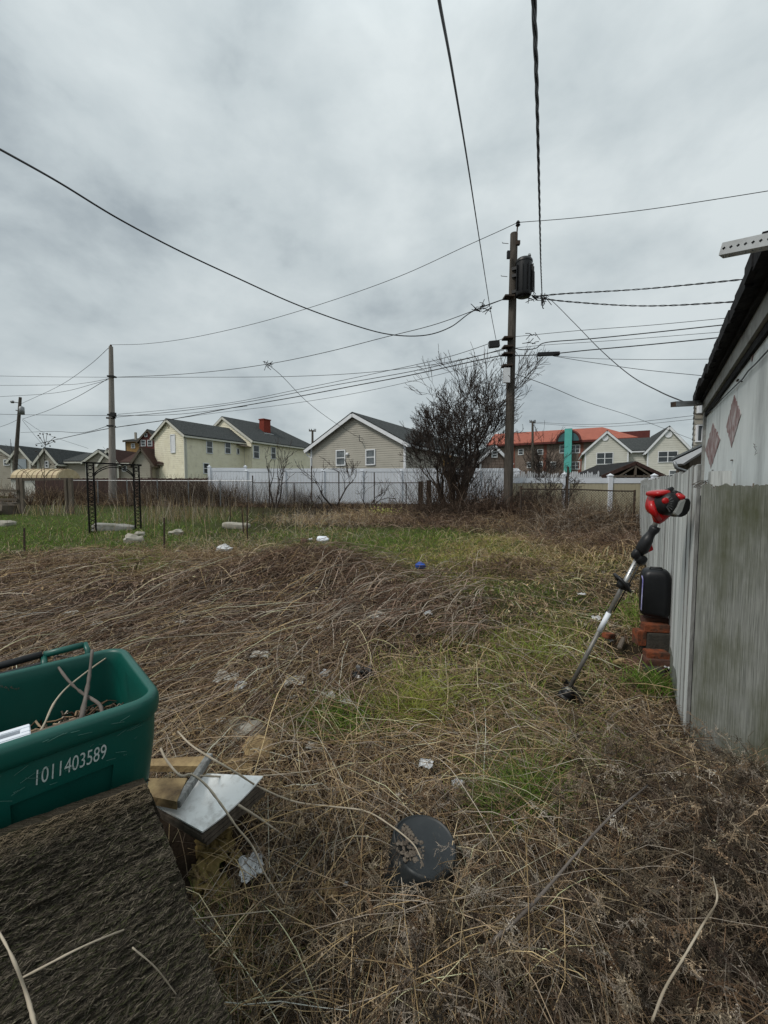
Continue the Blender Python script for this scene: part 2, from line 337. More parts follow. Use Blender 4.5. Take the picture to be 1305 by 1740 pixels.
# ------------------------------------------------------------------ ground
def build_ground():
    xs = np.concatenate([[-1600,-500,-160,-80,-45,-30,-22], np.arange(-17, 17.01, .11), [22,30,45,80,160,500,1600]])
    ys = np.concatenate([[-900,-200,-60,-20,-8], np.arange(-3, 23, .11), [25,30,40,60,100,250,700,2200]])
    X, Y = np.meshgrid(xs, ys, indexing='ij'); Z = gz(X, Y)
    V = np.stack([X, Y, Z], -1).reshape(-1, 3); nx, ny = X.shape
    i = np.arange(nx-1)[:, None]*ny+np.arange(ny-1)[None, :]
    F = np.stack([i, i+ny, i+ny+1, i+1], -1).reshape(-1, 4)
    g, yl, pu = zones(V[:, 0], V[:, 1]); g = np.clip(g, 0, 1)[:, None]; pu = np.clip(pu, 0, 1)[:, None]
    c = np.array([.026, .018, .012])*(1-g)+np.array([.062, .088, .022])*g
    c = c*(1-.3*pu)+np.array([.05, .036, .03])*.3*pu
    o = np_mesh('ground', V, F, M['soil'], None, c); tag(o, kind='structure')
build_ground()
# ------------------------------------------------------------------ houses
def hit(px, py, O, d):
    k = ray(px, py); a = k.x/k.y
    t = (a*O[1]-O[0])/(d[0]-a*d[1]); y = O[1]+d[1]*t
    return t, at(px, py, y).z
def siding(mb, p0, p1, z0, ze, lap, peak=None):
    p0, p1 = Vector(p0), Vector(p1); d = p1-p0; L = d.length; d.normalize(); n = Vector((d.y, -d.x)); zt = peak if peak else ze
    def ext(z):
        if z <= ze or not peak: return 0, L
        f = (z-ze)/(peak-ze); return f*L/2, L-f*L/2
    z = z0
    while z < zt-1e-3:
        b = min(z+lap, zt-.001); a0, a1 = ext(z); b0, b1 = ext(b)
        if a1-a0 < .02: break
        P = lambda t, o, zz: (p0.x+d.x*t+n.x*o, p0.y+d.y*t+n.y*o, zz)
        mb.add([P(a0, .022, z), P(a1, .022, z), P(b1, .003, b), P(b0, .003, b)], [(0, 1, 2, 3)])
        mb.add([P(a0, 0, z), P(a1, 0, z), P(a1, .022, z), P(a0, .022, z)], [(0, 1, 2, 3)])
        z += lap
def block(root, x0, x1, y0, y1, zb, ze, zp, axis, wm, rm, tm, lap=.18, oh=.35, rk=.25, roof_x1=None):
    w = MB(); ga = zp if axis == 'y' else None; gb = zp if axis == 'x' else None
    siding(w, (x0, y0), (x1, y0), zb, ze, lap, ga); siding(w, (x1, y0), (x1, y1), zb, ze, lap, gb)
    siding(w, (x1, y1), (x0, y1), zb, ze, lap, ga); siding(w, (x0, y1), (x0, y0), zb, ze, lap, gb)
    w.build('wall', M[wm], root, fix=False)
    r = MB(); t = MB(); th = .10
    if axis == 'y':
        m = (x0+x1)/2; s = (zp-ze)/(m-x0); A, B = y0-rk, y1+rk
        for e, sg in ((x0, -1), (x1, 1)):
            zl = ze-oh*s
            r.prism([(e+sg*oh, A, zl), (m, A, zp), (m, B, zp), (e+sg*oh, B, zl)], (0, 0, th))
            for yy in (A+.02, B-.02): t.beam((e+sg*oh, yy, zl-.09), (m, yy, zp-.09), .05, .2)
            t.beam((e+sg*(oh-.03), A+.05, zl-.08), (e+sg*(oh-.03), B-.05, zl-.08), .10, .14)
    else:
        m = (y0+y1)/2; s = (zp-ze)/(m-y0); A, B = x0-rk, x1+rk
        for e, sg in ((y0, -1), (y1, 1)):
            zl = ze-oh*s
            r.prism([(A, e+sg*oh, zl), (A, m, zp), (B, m, zp), (B, e+sg*oh, zl)], (0, 0, th))
            for xx in (A+.02, B-.02): t.beam((xx, e+sg*oh, zl-.09), (xx, m, zp-.09), .05, .2)
            t.beam((A+.05, e+sg*(oh-.03), zl-.08), (B-.05, e+sg*(oh-.03), zl-.08), .10, .14)
    r.build('roof', M[rm], root); t.build('trim', M[tm], root)
    for cx_, cy_ in ((x0, y0), (x1, y0)): MB().bb(cx_-.07, cx_+.07, cy_-.035, cy_+.035, zb, ze-.02).build('corner_board', M[tm], root)
def win(root, p, d, zc, w, h, mull='h', glass='glass', fm='white', fw=.07, name='window'):
    p = Vector(p); d = Vector(d).normalized(); n = Vector((d.y, -d.x))
    def bx(mb, a0, a1, z0, z1, o0, o1):
        vs = []
        for a in (a0, a1):
            for o in (o0, o1):
                for z in (z0, z1): vs.append((p.x+d.x*a+n.x*o, p.y+d.y*a+n.y*o, z))
        mb.add(vs, [(0, 1, 3, 2), (4, 6, 7, 5), (0, 4, 5, 1), (2, 3, 7, 6), (0, 2, 6, 4), (1, 5, 7, 3)])
    f = MB(); hw = w/2
    bx(f, -hw-fw, -hw, zc-h/2-fw, zc+h/2+fw, -.03, .07); bx(f, hw, hw+fw, zc-h/2-fw, zc+h/2+fw, -.03, .07)
    bx(f, -hw, hw, zc+h/2, zc+h/2+fw, -.03, .072); bx(f, -hw, hw, zc-h/2-fw, zc-h/2, -.03, .09)
    if 'v' in mull: bx(f, -.04, .04, zc-h/2, zc+h/2, -.03, .066)
    o = f.build(name, M[fm], root)
    if 'h' in mull: b = MB(); bx(b, -hw, hw, zc-.028, zc+.028, -.03, .06); b.build('sash_bar', M[fm], o)
    g = MB(); bx(g, -hw-.01, hw+.01, zc-h/2-.01, zc+h/2+.01, -.02, .035); g.build('pane', M[glass], o)
    return o
def win_px(root, O, d, off, px, py, wpx, hpx, dl=(1, 0), yl=0, **k):
    """window seen at px,py on the wall through O (world) along d, local wall line y=yl"""
    t, z = hit(px, py, O, d); yy = O[1]+d[1]*t
    cosv = abs(d[0]-d[1]*(px-652.5)/FPX)
    return win(root, (t+off, yl), dl, z, wpx/FPX*yy/cosv, hpx/FPX*yy, **k)
ZB = .8
def cream_house():
    O = (-17.3, 35.0); d = Vector((.482, .876)); v = Vector((-.876, .482))
    R = thing('cream_house', 'two storey cream clapboard house with grey roof and red chimney behind the white fence', 'house', (O[0], O[1], 0), math.atan2(d.y, d.x))
    block(R, 0, 6.6, 0, 4.3, ZB-.3, 6.35, 7.72, 'x', 'cream', 'shingle', 'offwhite', lap=.17, oh=.3)
    # rear block with a half hip at its far end
    x0, x1, y0, y1, ze, zp = 6.6, 17.2, -1.0, 7.0, 6.5, 9.0
    w = MB()
    siding(w, (x0, y0), (x1, y0), ZB-.3, ze, .17); siding(w, (x1, y0), (x1, y1), ZB-.3, ze, .17)
    siding(w, (x1, y1), (x0, y1), ZB-.3, ze, .17); siding(w, (x0, y1), (x0, y0), ZB-.3, ze, .17, zp)
    w.build('wall', M['cream'], R, fix=False)
    m = (y0+y1)/2; s = (zp-ze)/(m-y0); oh = .35; r = MB(); zl = ze-oh*s; xr = 13.4
    a, b, c, e = (x0-.2, y0-oh, zl), (x1+oh, y0-oh, zl), (x1+oh, y1+oh, zl), (x0-.2, y1+oh, zl); p, q = (x0-.2, m, zp), (xr, m, zp)
    r.prism([a, b, q, p], (0, 0, .1)); r.prism([b, c, q], (0, 0, .1)); r.prism([c, e, p, q], (0, 0, .1)); r.build('roof', M['shingle'], R)
    t = MB(); t.beam((x0-.18, y0-oh, zl-.08), (x0-.18, m, zp-.08), .06, .22); t.beam((x0-.18, y1+oh, zl-.08), (x0-.18, m, zp-.08), .06, .22)
    t.beam((x0-.1, y0-oh+.02, zl-.07), (x1+oh, y0-oh+.02, zl-.07), .12, .14); t.build('trim', M['offwhite'], R)
    ch = MB(); ch.bb(10.2, 11.2, .9, 1.6, 7.4, 9.15); ch.bb(10.14, 11.26, .84, 1.66, 9.15, 9.26); c_ = ch.build('chimney', M['chimney'], R)
    fl = MB(); fl.bb(10.0, 11.4, .62, .9, 7.42, 7.66); fl.build('flashing', M['white'], c_)
    for px, py, w_, h_ in ((355.5, 760, 9, 19), (386.5, 761, 8, 18), (350, 796, 8, 16)):
        win_px(R, O, d, 0, px, py, w_, h_)
    win_px(R, O, d, 0, 404, 767, 3, 8, mull='')
    O2 = Vector(O)-v*1.0
    for px, py, w_, h_ in ((435, 768, 8.5, 20), (464, 770, 6.5, 18)):
        win_px(R, (O2.x, O2.y), d, 0, px, py, w_, h_, yl=-1.0)
    tt, z = hit(294.5, 754, (O[0]+v.x*4.3, O[1]+v.y*4.3), (-v.x, -v.y))
    win(R, (0, 4.3-tt), (0, -1), z, .55, 1.5, mull='', glass='white', name='boarded_window')
    win(R, (0, 2.15), (0, -1), 7.15, .16, .2, mull='', fm='cream', fw=.03, name='gable_vent')
    aw = MB(); aw.prism([(5.6, -.02, 6.0), (5.6, -1.0, 5.75), (5.6, -1.0, 5.69), (5.6, -.02, 5.92)], (1.0, 0, 0)); aw.build('awning', M['wood_brown'], R)
    dp = MB(); dp.tube([(.12, -.06, 6.2), (.12, -.06, ZB)], .05, 6); dp.build('downspout', M['offwhite'], R)
cream_house()
def grey_house():
    O = (-4.75, 26.4); d = Vector((.866, -.5))
    R = thing('grey_house', 'grey beige sided bungalow with one wide white trimmed gable above the white fence', 'house', (O[0], O[1], 0), -PI/6)
    block(R, 0, 6.85, 0, 12.5, ZB, 4.28, 6.12, 'y', 'greige', 'shingle', 'white', lap=.13, oh=.38, rk=.3)
    for px in (579.5, 630): win_px(R, O, d, 0, px, 778 if px < 600 else 777, 13, 23, glass='glass_lt')
    t, z = hit(591, 772, O, d); MB().blob((t, -.08, z), (.22, .16, .22)).build('wall_lamp', M['white'], R, True)
    MB().tube([(-.3, -.25, 4.0), (-.3, -.1, 3.8), (.0, -.07, 3.6), (.0, -.07, ZB)], .045, 6).build('downspout', M['white'], R)
    t, z = hit(616, 743, O, d); MB().tube([(t, -.02, z-.3), (t, -.35, z-.25), (t, -.35, z+.1)], .025, 6).build('service_mast', M['cable_grey'], R)
grey_house()
def fpx(px, y): return (px-652.5)/FPX*y
def fz(py, y): return CAMZ+(830-py)/FPX*y
def front_house(name, label, y, specs, wins, mats, cat='house', lap=.2, rot=0):
    x0 = fpx(specs[0][0], y) if rot else 0; O = (x0, y); d = (math.cos(rot), math.sin(rot))
    R = thing(name, label, cat, (x0, y, 0), rot)
    for (pa, pb, pe, pp, dep, axis, dy) in specs:
        ta, tb = hit(pa, 800, O, d)[0], hit(pb, 800, O, d)[0]; pm = (pa+pb)/2
        block(R, ta, tb, dy, dy+dep, ZB, hit(pm, pe, O, d)[1], hit(pm, pp, O, d)[1], axis, *mats, lap=lap)
    for (px, py, w, h, dy, kw) in wins:
        t, z = hit(px, py, O, d); yy = O[1]+d[1]*t
        win(R, (t, dy), (1, 0), z, w/FPX*yy, h/FPX*yy, **kw)
    R['frame_o'] = O; R['frame_d'] = d
    return R
R = front_house('white_house', 'off white house with two front gables and round vents behind the tan fence', 45,
    [(994, 1066, 764, 733, 9, 'y', 0), (1100, 1170, 762, 725, 9, 'y', .1), (1062, 1112, 763, 738, 7, 'x', .9)],
    [(1027.5, 779, 23, 18, 0, dict(mull='hv')), (1135, 776, 26, 17, .1, dict(mull='hv')), (1022, 808, 14, 10, 0, dict(mull='hv')), (1146, 806, 13, 12, .1, dict(mull='h', glass='glass_lt'))],
    ('offwhite', 'shingle', 'white'), lap=.24, rot=math.radians(-24))
O_, D_ = tuple(R['frame_o']), tuple(R['frame_d'])
for px, py, dy in ((1028, 744, 0), (1136, 738, .1)):
    Mx = Matrix.Rotation(PI/2, 3, 'X')
    t_, z_ = hit(px, py, O_, D_); o = MB().lathe([(.34, -.02), (.34, .06), (.26, .06), (.26, .04)], 20, Mx, (t_, dy-.04, z_)).build('gable_vent', M['white'], R)
ta, tb = hit(1024, 795, O_, D_)[0], hit(1100, 795, O_, D_)[0]; MB().prism([(ta, -1.2, 3.2), (tb, -1.2, 3.2), (tb, 0, 3.7), (ta, 0, 3.7)], (0, 0, .1)).build('porch_roof', M['shingle'], R)
front_house('small_tan_house', 'small tan bungalow with dark roof beyond the pale yellow shed', 38,
    [(65, 95, 781, 762, 9, 'y', 0), (139, 188, 781, 764, 9, 'y', .6), (90, 150, 782, 763, 8, 'x', 1.0)],
    [(80, 789, 4, 9, 0, {})], ('tanside', 'shingle', 'offwhite'))
R = front_house('garage_house', 'grey sided house with a pale blue garage door beside the leaning pole', 41,
    [(-30, 24, 776, 757, 9, 'y', 0), (28, 59, 779, 760, 9, 'y', -.5)], [(12, 786, 8, 8, 0, {})], ('tanside', 'shingle', 'offwhite'))
MB().bb(fpx(36, 41), fpx(56, 41), -.58, -.47, ZB, fz(781, 41)).build('garage_door', M['bluegrey'], R)
R = front_house('brown_roof_cottage', 'tan cottage with dark brown roof and small gable beside the cream house', 36,
    [(228, 257, 782, 761, 8, 'y', 0), (250, 278, 785, 763, 7, 'x', .8)], [(271, 800, 5, 17, .8, dict(mull='', fm='wood_brown'))], ('tanside', 'shingle_br', 'wood_brown'))
front_house('brown_roof_house', 'low house with broad dark brown roof behind the pale utility pole', 39,
    [(176, 204, 783, 764, 9, 'y', -.3), (184, 236, 785, 764, 8, 'x', 0)], [(212, 796, 6, 8, 0, {})], ('tanside', 'shingle_br', 'offwhite'))
R = front_house('gabled_brick_house', 'tall ochre brick house with maroon front gable and white windows', 58,
    [(211, 276, 748, 737, 9, 'x', .6)], [(222, 757, 5, 6, .6, {}), (235, 755, 4, 5, .6, {})], ('ochre', 'shingle', 'wood_brown'))
block(R, fpx(242, 58), fpx(272, 58), -.2, 8, ZB, fz(748, 58), fz(732, 58), 'y', 'maroon', 'shingle', 'wood_brown')
for px in (248.5, 259.5): win(R, (fpx(px, 58), -.2), (1, 0), fz(754, 58), .55, .75)
win(R, (fpx(253.5, 58), -.2), (1, 0), fz(741, 58), .25, .35, mull='')
MB().bb(fpx(225, 58), fpx(227.5, 58), 1, 1.3, fz(750, 58), fz(734, 58)).build('flue', M['tanside'], R)
def red_building():
    O = (21.4, 68.0); d = Vector((.881, -.473)); L = 17.5
    R = thing('red_roof_building', 'long brick apartment building with red roof and teal tower', 'building', (O[0], O[1], 0), math.atan2(d.y, d.x))
    w = MB(); w.bb(-4, L, 0, 11, ZB, 9.0); w.build('wall', M['brick_far'], R)
    r = MB(); z0, z1 = 8.95, 11.5
    r.prism([(-4, -.6, z0), (L+.6, -.6, z0), (L-4, 5.5, z1), (-4, 5.5, z1)], (0, 0, .15)); r.prism([(L+.6, -.6, z0), (L+.6, 11.6, z0), (L-4, 5.5, z1)], (0, 0, .15))
    r.prism([(L+.6, 11.6, z0), (-4, 11.6, z0), (-4, 5.5, z1), (L-4, 5.5, z1)], (0, 0, .15)); ro = r.build('roof', M['redroof'], R)
    g = MB(); g.bb(-4, L+.6, -.72, -.58, 8.72, 9.02); g.build('fascia', M['maroon'], R)
    tx, _ = hit(966, 760, O, d); y = O[1]+d.y*tx; pxm = y/FPX
    rad = 16*pxm; zc = 9.0
    a = MB(); a.prism([(tx+rad*math.cos(k*PI/14), -.9, zc+rad*.95*math.sin(k*PI/14)) for k in range(15)], (0, 4, 0)); a.build('arched_dormer', M['teal_dark'], R)
    b = MB(); pts = [(tx+(rad+.15)*math.cos(k*PI/14), -.75, zc+(rad+.15)*.95*math.sin(k*PI/14)) for k in range(15)]; b.tube(pts, .24, 6); b.build('arch_trim', M['maroon'], R)
    MB().bb(tx-.52, tx+.52, -1.25, -.2, ZB, fz(731, y)).build('tower', M['teal'], R)
    for px, py, wp, hp in ((978, 763, 13, 12), (956, 763, 8, 12), (978, 791, 13, 11), (918, 768, 8, 7), (885, 768, 7, 8), (918, 789, 7, 7), (940, 790, 7, 9), (900, 790, 7, 8)):
        win_px(R, O, d, 0, px, py, wp, hp, mull='hv' if wp > 9 else 'h', fw=.1)
    for px, wpx in ((926, 5), (987, 7), (872, 6)):
        t, _ = hit(px, 780, O, d); MB().bb(t-wpx*pxm/2, t+wpx*pxm/2, -.06, 0, ZB, 8.7).build('red_brick_band', M['brick_red_far'], R)
    MB().bb(L-3.0, L+2.5, 4.5, 8, 9.0, 10.6).build('roof_wing', M['maroon'], R)
red_building()
R = front_house('cottage_behind_tree', 'little white trimmed gable house half hidden behind the bare tree', 30,
    [(816, 862, 780, 757, 5, 'y', 0)], [(840, 772, 7, 8, 0, {})], ('brick_far', 'shingle', 'white'))
o = MB().bb(fpx(735, 28), fpx(766, 28), 28, 30, ZB, fz(778, 28)).bb(fpx(733, 28), fpx(768, 28), 27.8, 30.2, fz(778, 28), fz(775, 28)).build('orange_shed', M['ochre'])
tag(o, 'low orange walled shed showing through the bare tree', 'shed')
# house to the right with gutter, partly behind the garage
def gutter_house():
    R = thing('gutter_house', 'narrow grey sided house with white eave and curved downspout beside the garage', 'house', (0, 0, 0))
    y = 9.2; xl = fpx(1173, y)
    w = MB(); siding(w, (xl, y), (xl+3, y), .3, 3.5, .12); siding(w, (xl+2.6, y+3), (xl, y), .3, 3.5, .12); w.build('wall', M['greige'], R, fix=False)
    rf = MB(); rf.prism([(xl-.12, y-.25, 3.42), (xl+3, y-.25, 3.42), (xl+3, y+1, 3.6), (xl+1.2, y+1, 3.6)], (0, 0, .1)); rf.build('roof', M['tar'], R)
    rf = MB(); rf.bb(xl-.12, xl+3, y-.29, y-.22, 3.26, 3.44); rf.build('fascia', M['white'], R)
    e = MB(); y2 = 8.3; a = at(1144, 783, y2); b = at(1196, 752, y2)
    e.prism([(a.x, y2, a.z), (a.x+.75, y2, a.z+.36), (a.x+.75, y2, a.z+.30), (a.x+.2, y2, a.z-.06), (a.x, y2, a.z-.06)], (.72, .9, 0)); e.build('eave', M['white'], R)
    e = MB(); e.prism([(a.x-.03, y2+.01, a.z+.06), (a.x+.75, y2+.01, a.z+.43), (a.x+.75, y2+.01, a.z+.39), (a.x-.03, y2+.01, a.z+.02)], (.8, 1.0, 0)); e.build('eave_roof', M['galv'], R)
    e = MB(); e.bb(a.x+.72, a.x+1.3, y2+.5, y2+.9, .3, a.z+.2); e.build('porch_wall', M['wood_brown'], R)
    p = [at(1146, 785, y2-.05), at(1149, 795, y2-.05), at(1160, 799, y2-.05), at(1168, 801, y2-.05), at(1170, 815, y2-.05), at(1170, 870, y2-.05)]
    MB().tube(p, .034, 8).build('downspout', M['galv'], R, True)
    win(R, (fpx(1181, y), y), (1, 0), fz(738, y), .1, .34, mull='', fw=.025)
gutter_house()
# ------------------------------------------------------------------ worn white garage
GA = Vector((4.14, 5.2)); GD = Vector((.67, 1)).normalized()   # wall line through the corner
def garage():
    R = thing('white_garage', 'worn white plywood garage with faded red diamonds behind the board fence', 'garage', (GA.x, GA.y, 0), math.atan2(GD.y, GD.x)+PI)
    # local x runs from the far corner towards the camera, local y points to the lot side
    Lw = 4.1; H = 2.56; xs = [0, 1.02, 2.30, 3.52, Lw]
    for i in range(len(xs)-1):
        m = MB(); m.bb(xs[i]+.006, xs[i+1]-.006, -.03, .0, .1, H); m.build('wall_panel', M['gar_white'], R)
    m = MB(); m.bb(.0, Lw, -3.5, -.031, 0, 2.5); m.build('wall', M['wood_brown'], R)
    m = MB(); m.bb(-.05, .04, -.05, .03, .1, H+.02); m.build('corner_board', M['gar_trim'], R)
    m = MB(); m.bb(-.05, Lw, -.02, .022, H-.045, H+.015); m.build('soffit_shadow_strip', M['tar'], R)  # black strip painting the shadow line between fascia and wall
    m = MB(); m.bb(-.08, Lw, .003, .045, H+.018, H+.19); m.build('fascia', M['gar_trim'], R)
    # ragged tar paper roof edge
    n = 90; vs = []; fs = []
    for i in range(n+1):
        x = -.16+(Lw+.19)*i/n; j = .014*mnoise.noise(Vector((x*5, 0, 0)))+.010*mnoise.noise(Vector((x*17, 3, 0)))
        vs += [(x, -3.6, 3.35), (x, .0, 2.84), (x, .125+j, 2.79+j*.5), (x, .135+j, 2.735+j), (x, .03, 2.74)]
    for i in range(n):
        for k in range(4): fs.append((i*5+k, i*5+k+1, (i+1)*5+k+1, (i+1)*5+k))
    MB().add(vs, fs).build('roof', M['tar'], R)
    st = MB()
    for i in range(20):
        x = i*.205+random.uniform(-.02, .02); st.box((x, .13+random.uniform(-.008, .012), 2.775+random.uniform(-.01, .01)), (.21, .035, .09), Matrix.Rotation(random.uniform(-.06, .06), 3, 'Y'))
    st.build('shingle_edge', M['tar'], R)
    m = MB(); m.bb(-.1, Lw, .048, .075, H+.14, H+.19); m.build('gutter_strip', M['tar'], R)
    def panel_pt(px, py):
        n = Vector((GD.y, -GD.x)); k = ray(px, py); o = Vector((0, 0, CAMZ))
        t = (GA.x*n.x+GA.y*n.y)/(k.x*n.x+k.y*n.y); p = o+k*t
        return -((p.x-GA.x)*GD.x+(p.y-GA.y)*GD.y), p.z
    for c, hw, hh in (((1210, 758), 12, 37), ((1246, 716), 12, 42), ((1281, 565), 14, 45)):
        x, z = panel_pt(*c); x0, _ = panel_pt(c[0]-hw, c[1]); x1, _ = panel_pt(c[0]+hw, c[1]); _, zt = panel_pt(c[0], c[1]-hh); _, zb_ = panel_pt(c[0], c[1]+hh)
        mb = MB(); K = 44; P = []
        for i in range(K):
            a = 2*PI*i/K; r = 1/(abs(math.cos(a))+abs(math.sin(a))); r *= 1+.16*mnoise.noise(Vector((i*.9, c[0], 0)))
            P.append((x+(x1-x0)/2*r*math.cos(a), .001, (zt+zb_)/2+(zt-zb_)/2*r*math.sin(a)))
        mb.prism(P, (0, .003, 0)); mb.build('painted_diamond', M['diamond'], R)
    # staples, splinters and a sagging thin wire pinned to the wall
    s = MB()
    for px, py, w in ((1212, 799, 7), (1245, 782, 7), (1255, 646, 9), (1196, 808, 5), (1262, 648, 1), (1237, 645, 5)):
        x, z = panel_pt(px, py); s.bb(x-w*.0018*2, x+w*.0018*2, .001, .012, z-.004, z+.004)
    for k in range(9):
        x, z = panel_pt(1287+random.uniform(-3, 3), 763+random.uniform(-9, 9)); s.beam((x, .004, z), (x+random.uniform(-.012, .012), .012, z+random.uniform(-.02, .02)), .0015, .0015)
    s.build('staples', M['rust'], R)
    for pts in (((1200, 706), (1213, 696), (1232, 676), (1254, 655), (1266, 644), (1276, 630), (1290, 617), (1305, 601), (1330, 575)), ((1202, 702), (1215, 690), (1226, 676), (1236, 648), (1242, 625), (1252, 600), (1280, 520), (1300, 470))):
        P = []
        for p in pts: x, z = panel_pt(*p); P.append((x, .015, min(z, 2.7)))
        MB().tube(P, .0045, 5).build('thin_wire', M['cable'], R)
    for c in R.children: c.data.transform(Matrix.Scale(-1, 4, (0, 1, 0))); c.data.flip_normals()
garage()
def strut(label, px0, px1, py0, py1, y0, y1, hgt, name='perforated_strut'):
    a, b = at(px0, py0, y0), at(px1, py1, y1); R = thing(name, label, 'metal strut', a, 0, 'perforated steel struts under the garage roof edge')
    d = (b-a); L = d.length; d.normalize(); sd_ = d.cross(Vector((0, 0, 1))).normalized(); u = sd_.cross(d)
    n = int(L/(hgt*.5)); hw = hgt/2; cs = L/n; hs = hgt*.14
    def P(x, s, z): return d*x+sd_*s+u*z
    m = MB()
    for sgn in (1, -1):                                        # front face built round square-ish holes
        for k in range(n):
            c = (k+.5)*cs; O = [P(k*cs, sgn*hw, -hw), P((k+1)*cs, sgn*hw, -hw), P((k+1)*cs, sgn*hw, hw), P(k*cs, sgn*hw, hw)]
            H = [P(c-hs*1.0, sgn*hw, 0), P(c, sgn*hw, -hs), P(c+hs*1.0, sgn*hw, 0), P(c, sgn*hw, hs)]
            m.add(O+H, [(0, 1, 5), (0, 5, 4), (1, 2, 6), (1, 6, 5), (2, 3, 7), (2, 7, 6), (3, 0, 4), (3, 4, 7)])
    for sgn in (1, -1):
        for k in range(n):
            c = (k+.5)*cs; O = [P(k*cs, -hw, sgn*hw), P((k+1)*cs, -hw, sgn*hw), P((k+1)*cs, hw, sgn*hw), P(k*cs, hw, sgn*hw)]
            H = [P(c-hs, 0, sgn*hw), P(c, -hs, sgn*hw), P(c+hs, 0, sgn*hw), P(c, hs, sgn*hw)]
            m.add(O+H, [(0, 1, 5), (0, 5, 4), (1, 2, 6), (1, 6, 5), (2, 3, 7), (2, 7, 6), (3, 0, 4), (3, 4, 7)])
    m.build('channel', M['zinc'], R)
    MB().add([P(.002, -hw*.95, -hw*.95), P(.002, hw*.95, -hw*.95), P(.002, hw*.95, hw*.95), P(.002, -hw*.95, hw*.95)], [(0, 1, 2, 3)]).build('end_plate', M['rust'], R)
strut('long perforated steel strut jutting out near the top of the garage roof', 1228, 1345, 426, 402, 1.95, 1.75, .052)
strut('short perforated steel strut at the far corner of the garage roof', 1144, 1190, 687, 685, 4.9, 5.2, .06)
# ------------------------------------------------------------------ weathered board fence
FA = Vector((1.83, 2.35)); FD = Vector((.6, 1)).normalized()
def fence_pt(s): return FA+FD*s
def board_fence():
    R = thing('board_fence', 'pale grey weathered board fence the trimmer leans on', 'fence', (FA.x, FA.y, 0), math.atan2(FD.y, FD.x))
    s = 0.0; i = 0
    while s < 9.6:
        w = .14 if i != 0 else .15; p = fence_pt(s+w/2); gzv = g1(p.x, p.y)
        top = 1.72+.004*s+random.uniform(-.012, .012) if s < 6.0 else 1.80+random.uniform(-.01, .01)
        if i < 2: top += .01
        zb = gzv-.05; th = .018; lean = random.uniform(-.004, .004)
        m = MB()
        if s < 5.2: prof = [(0, zb), (w, zb), (w+lean, top-.01), (w*.5, top+random.uniform(-.006, .006)), (lean, top)]
        else: prof = [(0, zb), (w*.72, zb), (w*.72, top-.13), (w*.5, top-.06), (w*.36, top), (w*.22, top-.06), (0, top-.13)]
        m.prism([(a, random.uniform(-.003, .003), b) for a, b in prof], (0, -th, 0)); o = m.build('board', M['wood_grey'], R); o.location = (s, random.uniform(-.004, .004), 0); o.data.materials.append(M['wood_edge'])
        for p_ in o.data.polygons: p_.material_index = int(abs(p_.normal.x) > .8)  # side faces take the darker tone, painted shade between the boards
        s += w+random.choice((.004, .005, .007, .012)); i += 1
    for z in (.55, 1.35): MB().beam((0, -.045, z+.05), (9.6, -.045, z+.4), .04, .085).build('rail', M['wood_grey'], R)
    for k in range(5): MB().bb(k*2.4+.02, k*2.4+.11, -.16, -.068, 0, 1.7).build('post', M['wood_grey'], R)
board_fence()
def near_panel():
    a = Vector((1.797, 2.27)); b = Vector((2.035, 1.70)); d = (b-a).normalized()
    R = thing('panel_fence', 'mossy weathered fence panel with ragged splintered top', 'fence', (a.x, a.y, 0), math.atan2(d.y, d.x))
    for j, (x0, x1) in enumerate(((0, .398), (.41, .62))):
        n = 56 if j == 0 else 20; top = []; 
        for i in range(n+1):
            x = x0+(x1-x0)*i/n; e = .022*mnoise.noise(Vector((x*22, 1, j)))+.018*mnoise.noise(Vector((x*75, 4, j)))-(.03 if mnoise.noise(Vector((x*31, 9, 2))) > .3 else 0)
            top.append((x, 0, 1.615+e))
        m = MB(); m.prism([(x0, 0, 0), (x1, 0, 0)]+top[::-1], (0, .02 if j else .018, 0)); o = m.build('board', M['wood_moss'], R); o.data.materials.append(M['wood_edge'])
        for p_ in o.data.polygons: p_.material_index = int(abs(p_.normal.x) > .8)  # board sides darkened here too, as painted joint shade
    MB().bb(.0, .62, .022, .06, .45, .53).build('rail', M['wood_moss'], R)
    MB().bb(-.018, .05, .025, .09, -.2, 1.56).build('post', M['tar'], R)  # added in black so the gap between the fences looks shaded
    MB().blob((.47, -.004, .62), (.03, .006, .16), amp=.5, seed=3).build('paint_spot', M['teal'], R)
    sp = MB()
    for k in range(26):
        x = random.uniform(0, .6); sp.beam((x, random.uniform(0, .018), 1.59), (x+random.uniform(-.006, .006), .009, 1.61+random.uniform(0, .025)), .006, .002)
    sp.build('splinters', M['wood_brown'], R)
near_panel()
o = MB(); 
for k in range(8):
    a = at(1178+random.uniform(-3, 3), 826+random.uniform(-3, 3), 2.3); b = at(1201+random.uniform(-3, 4), 818+random.uniform(-4, 4), 2.28); mid = (a+b)/2+Vector((0, 0, random.uniform(-.02, .02)))
    o.tube([a, mid, b], .0014, 4)
o = o.build('wire_tangle', M['rust']); tag(o, 'small bundle of loose wire hooked on the fence top', 'wire')
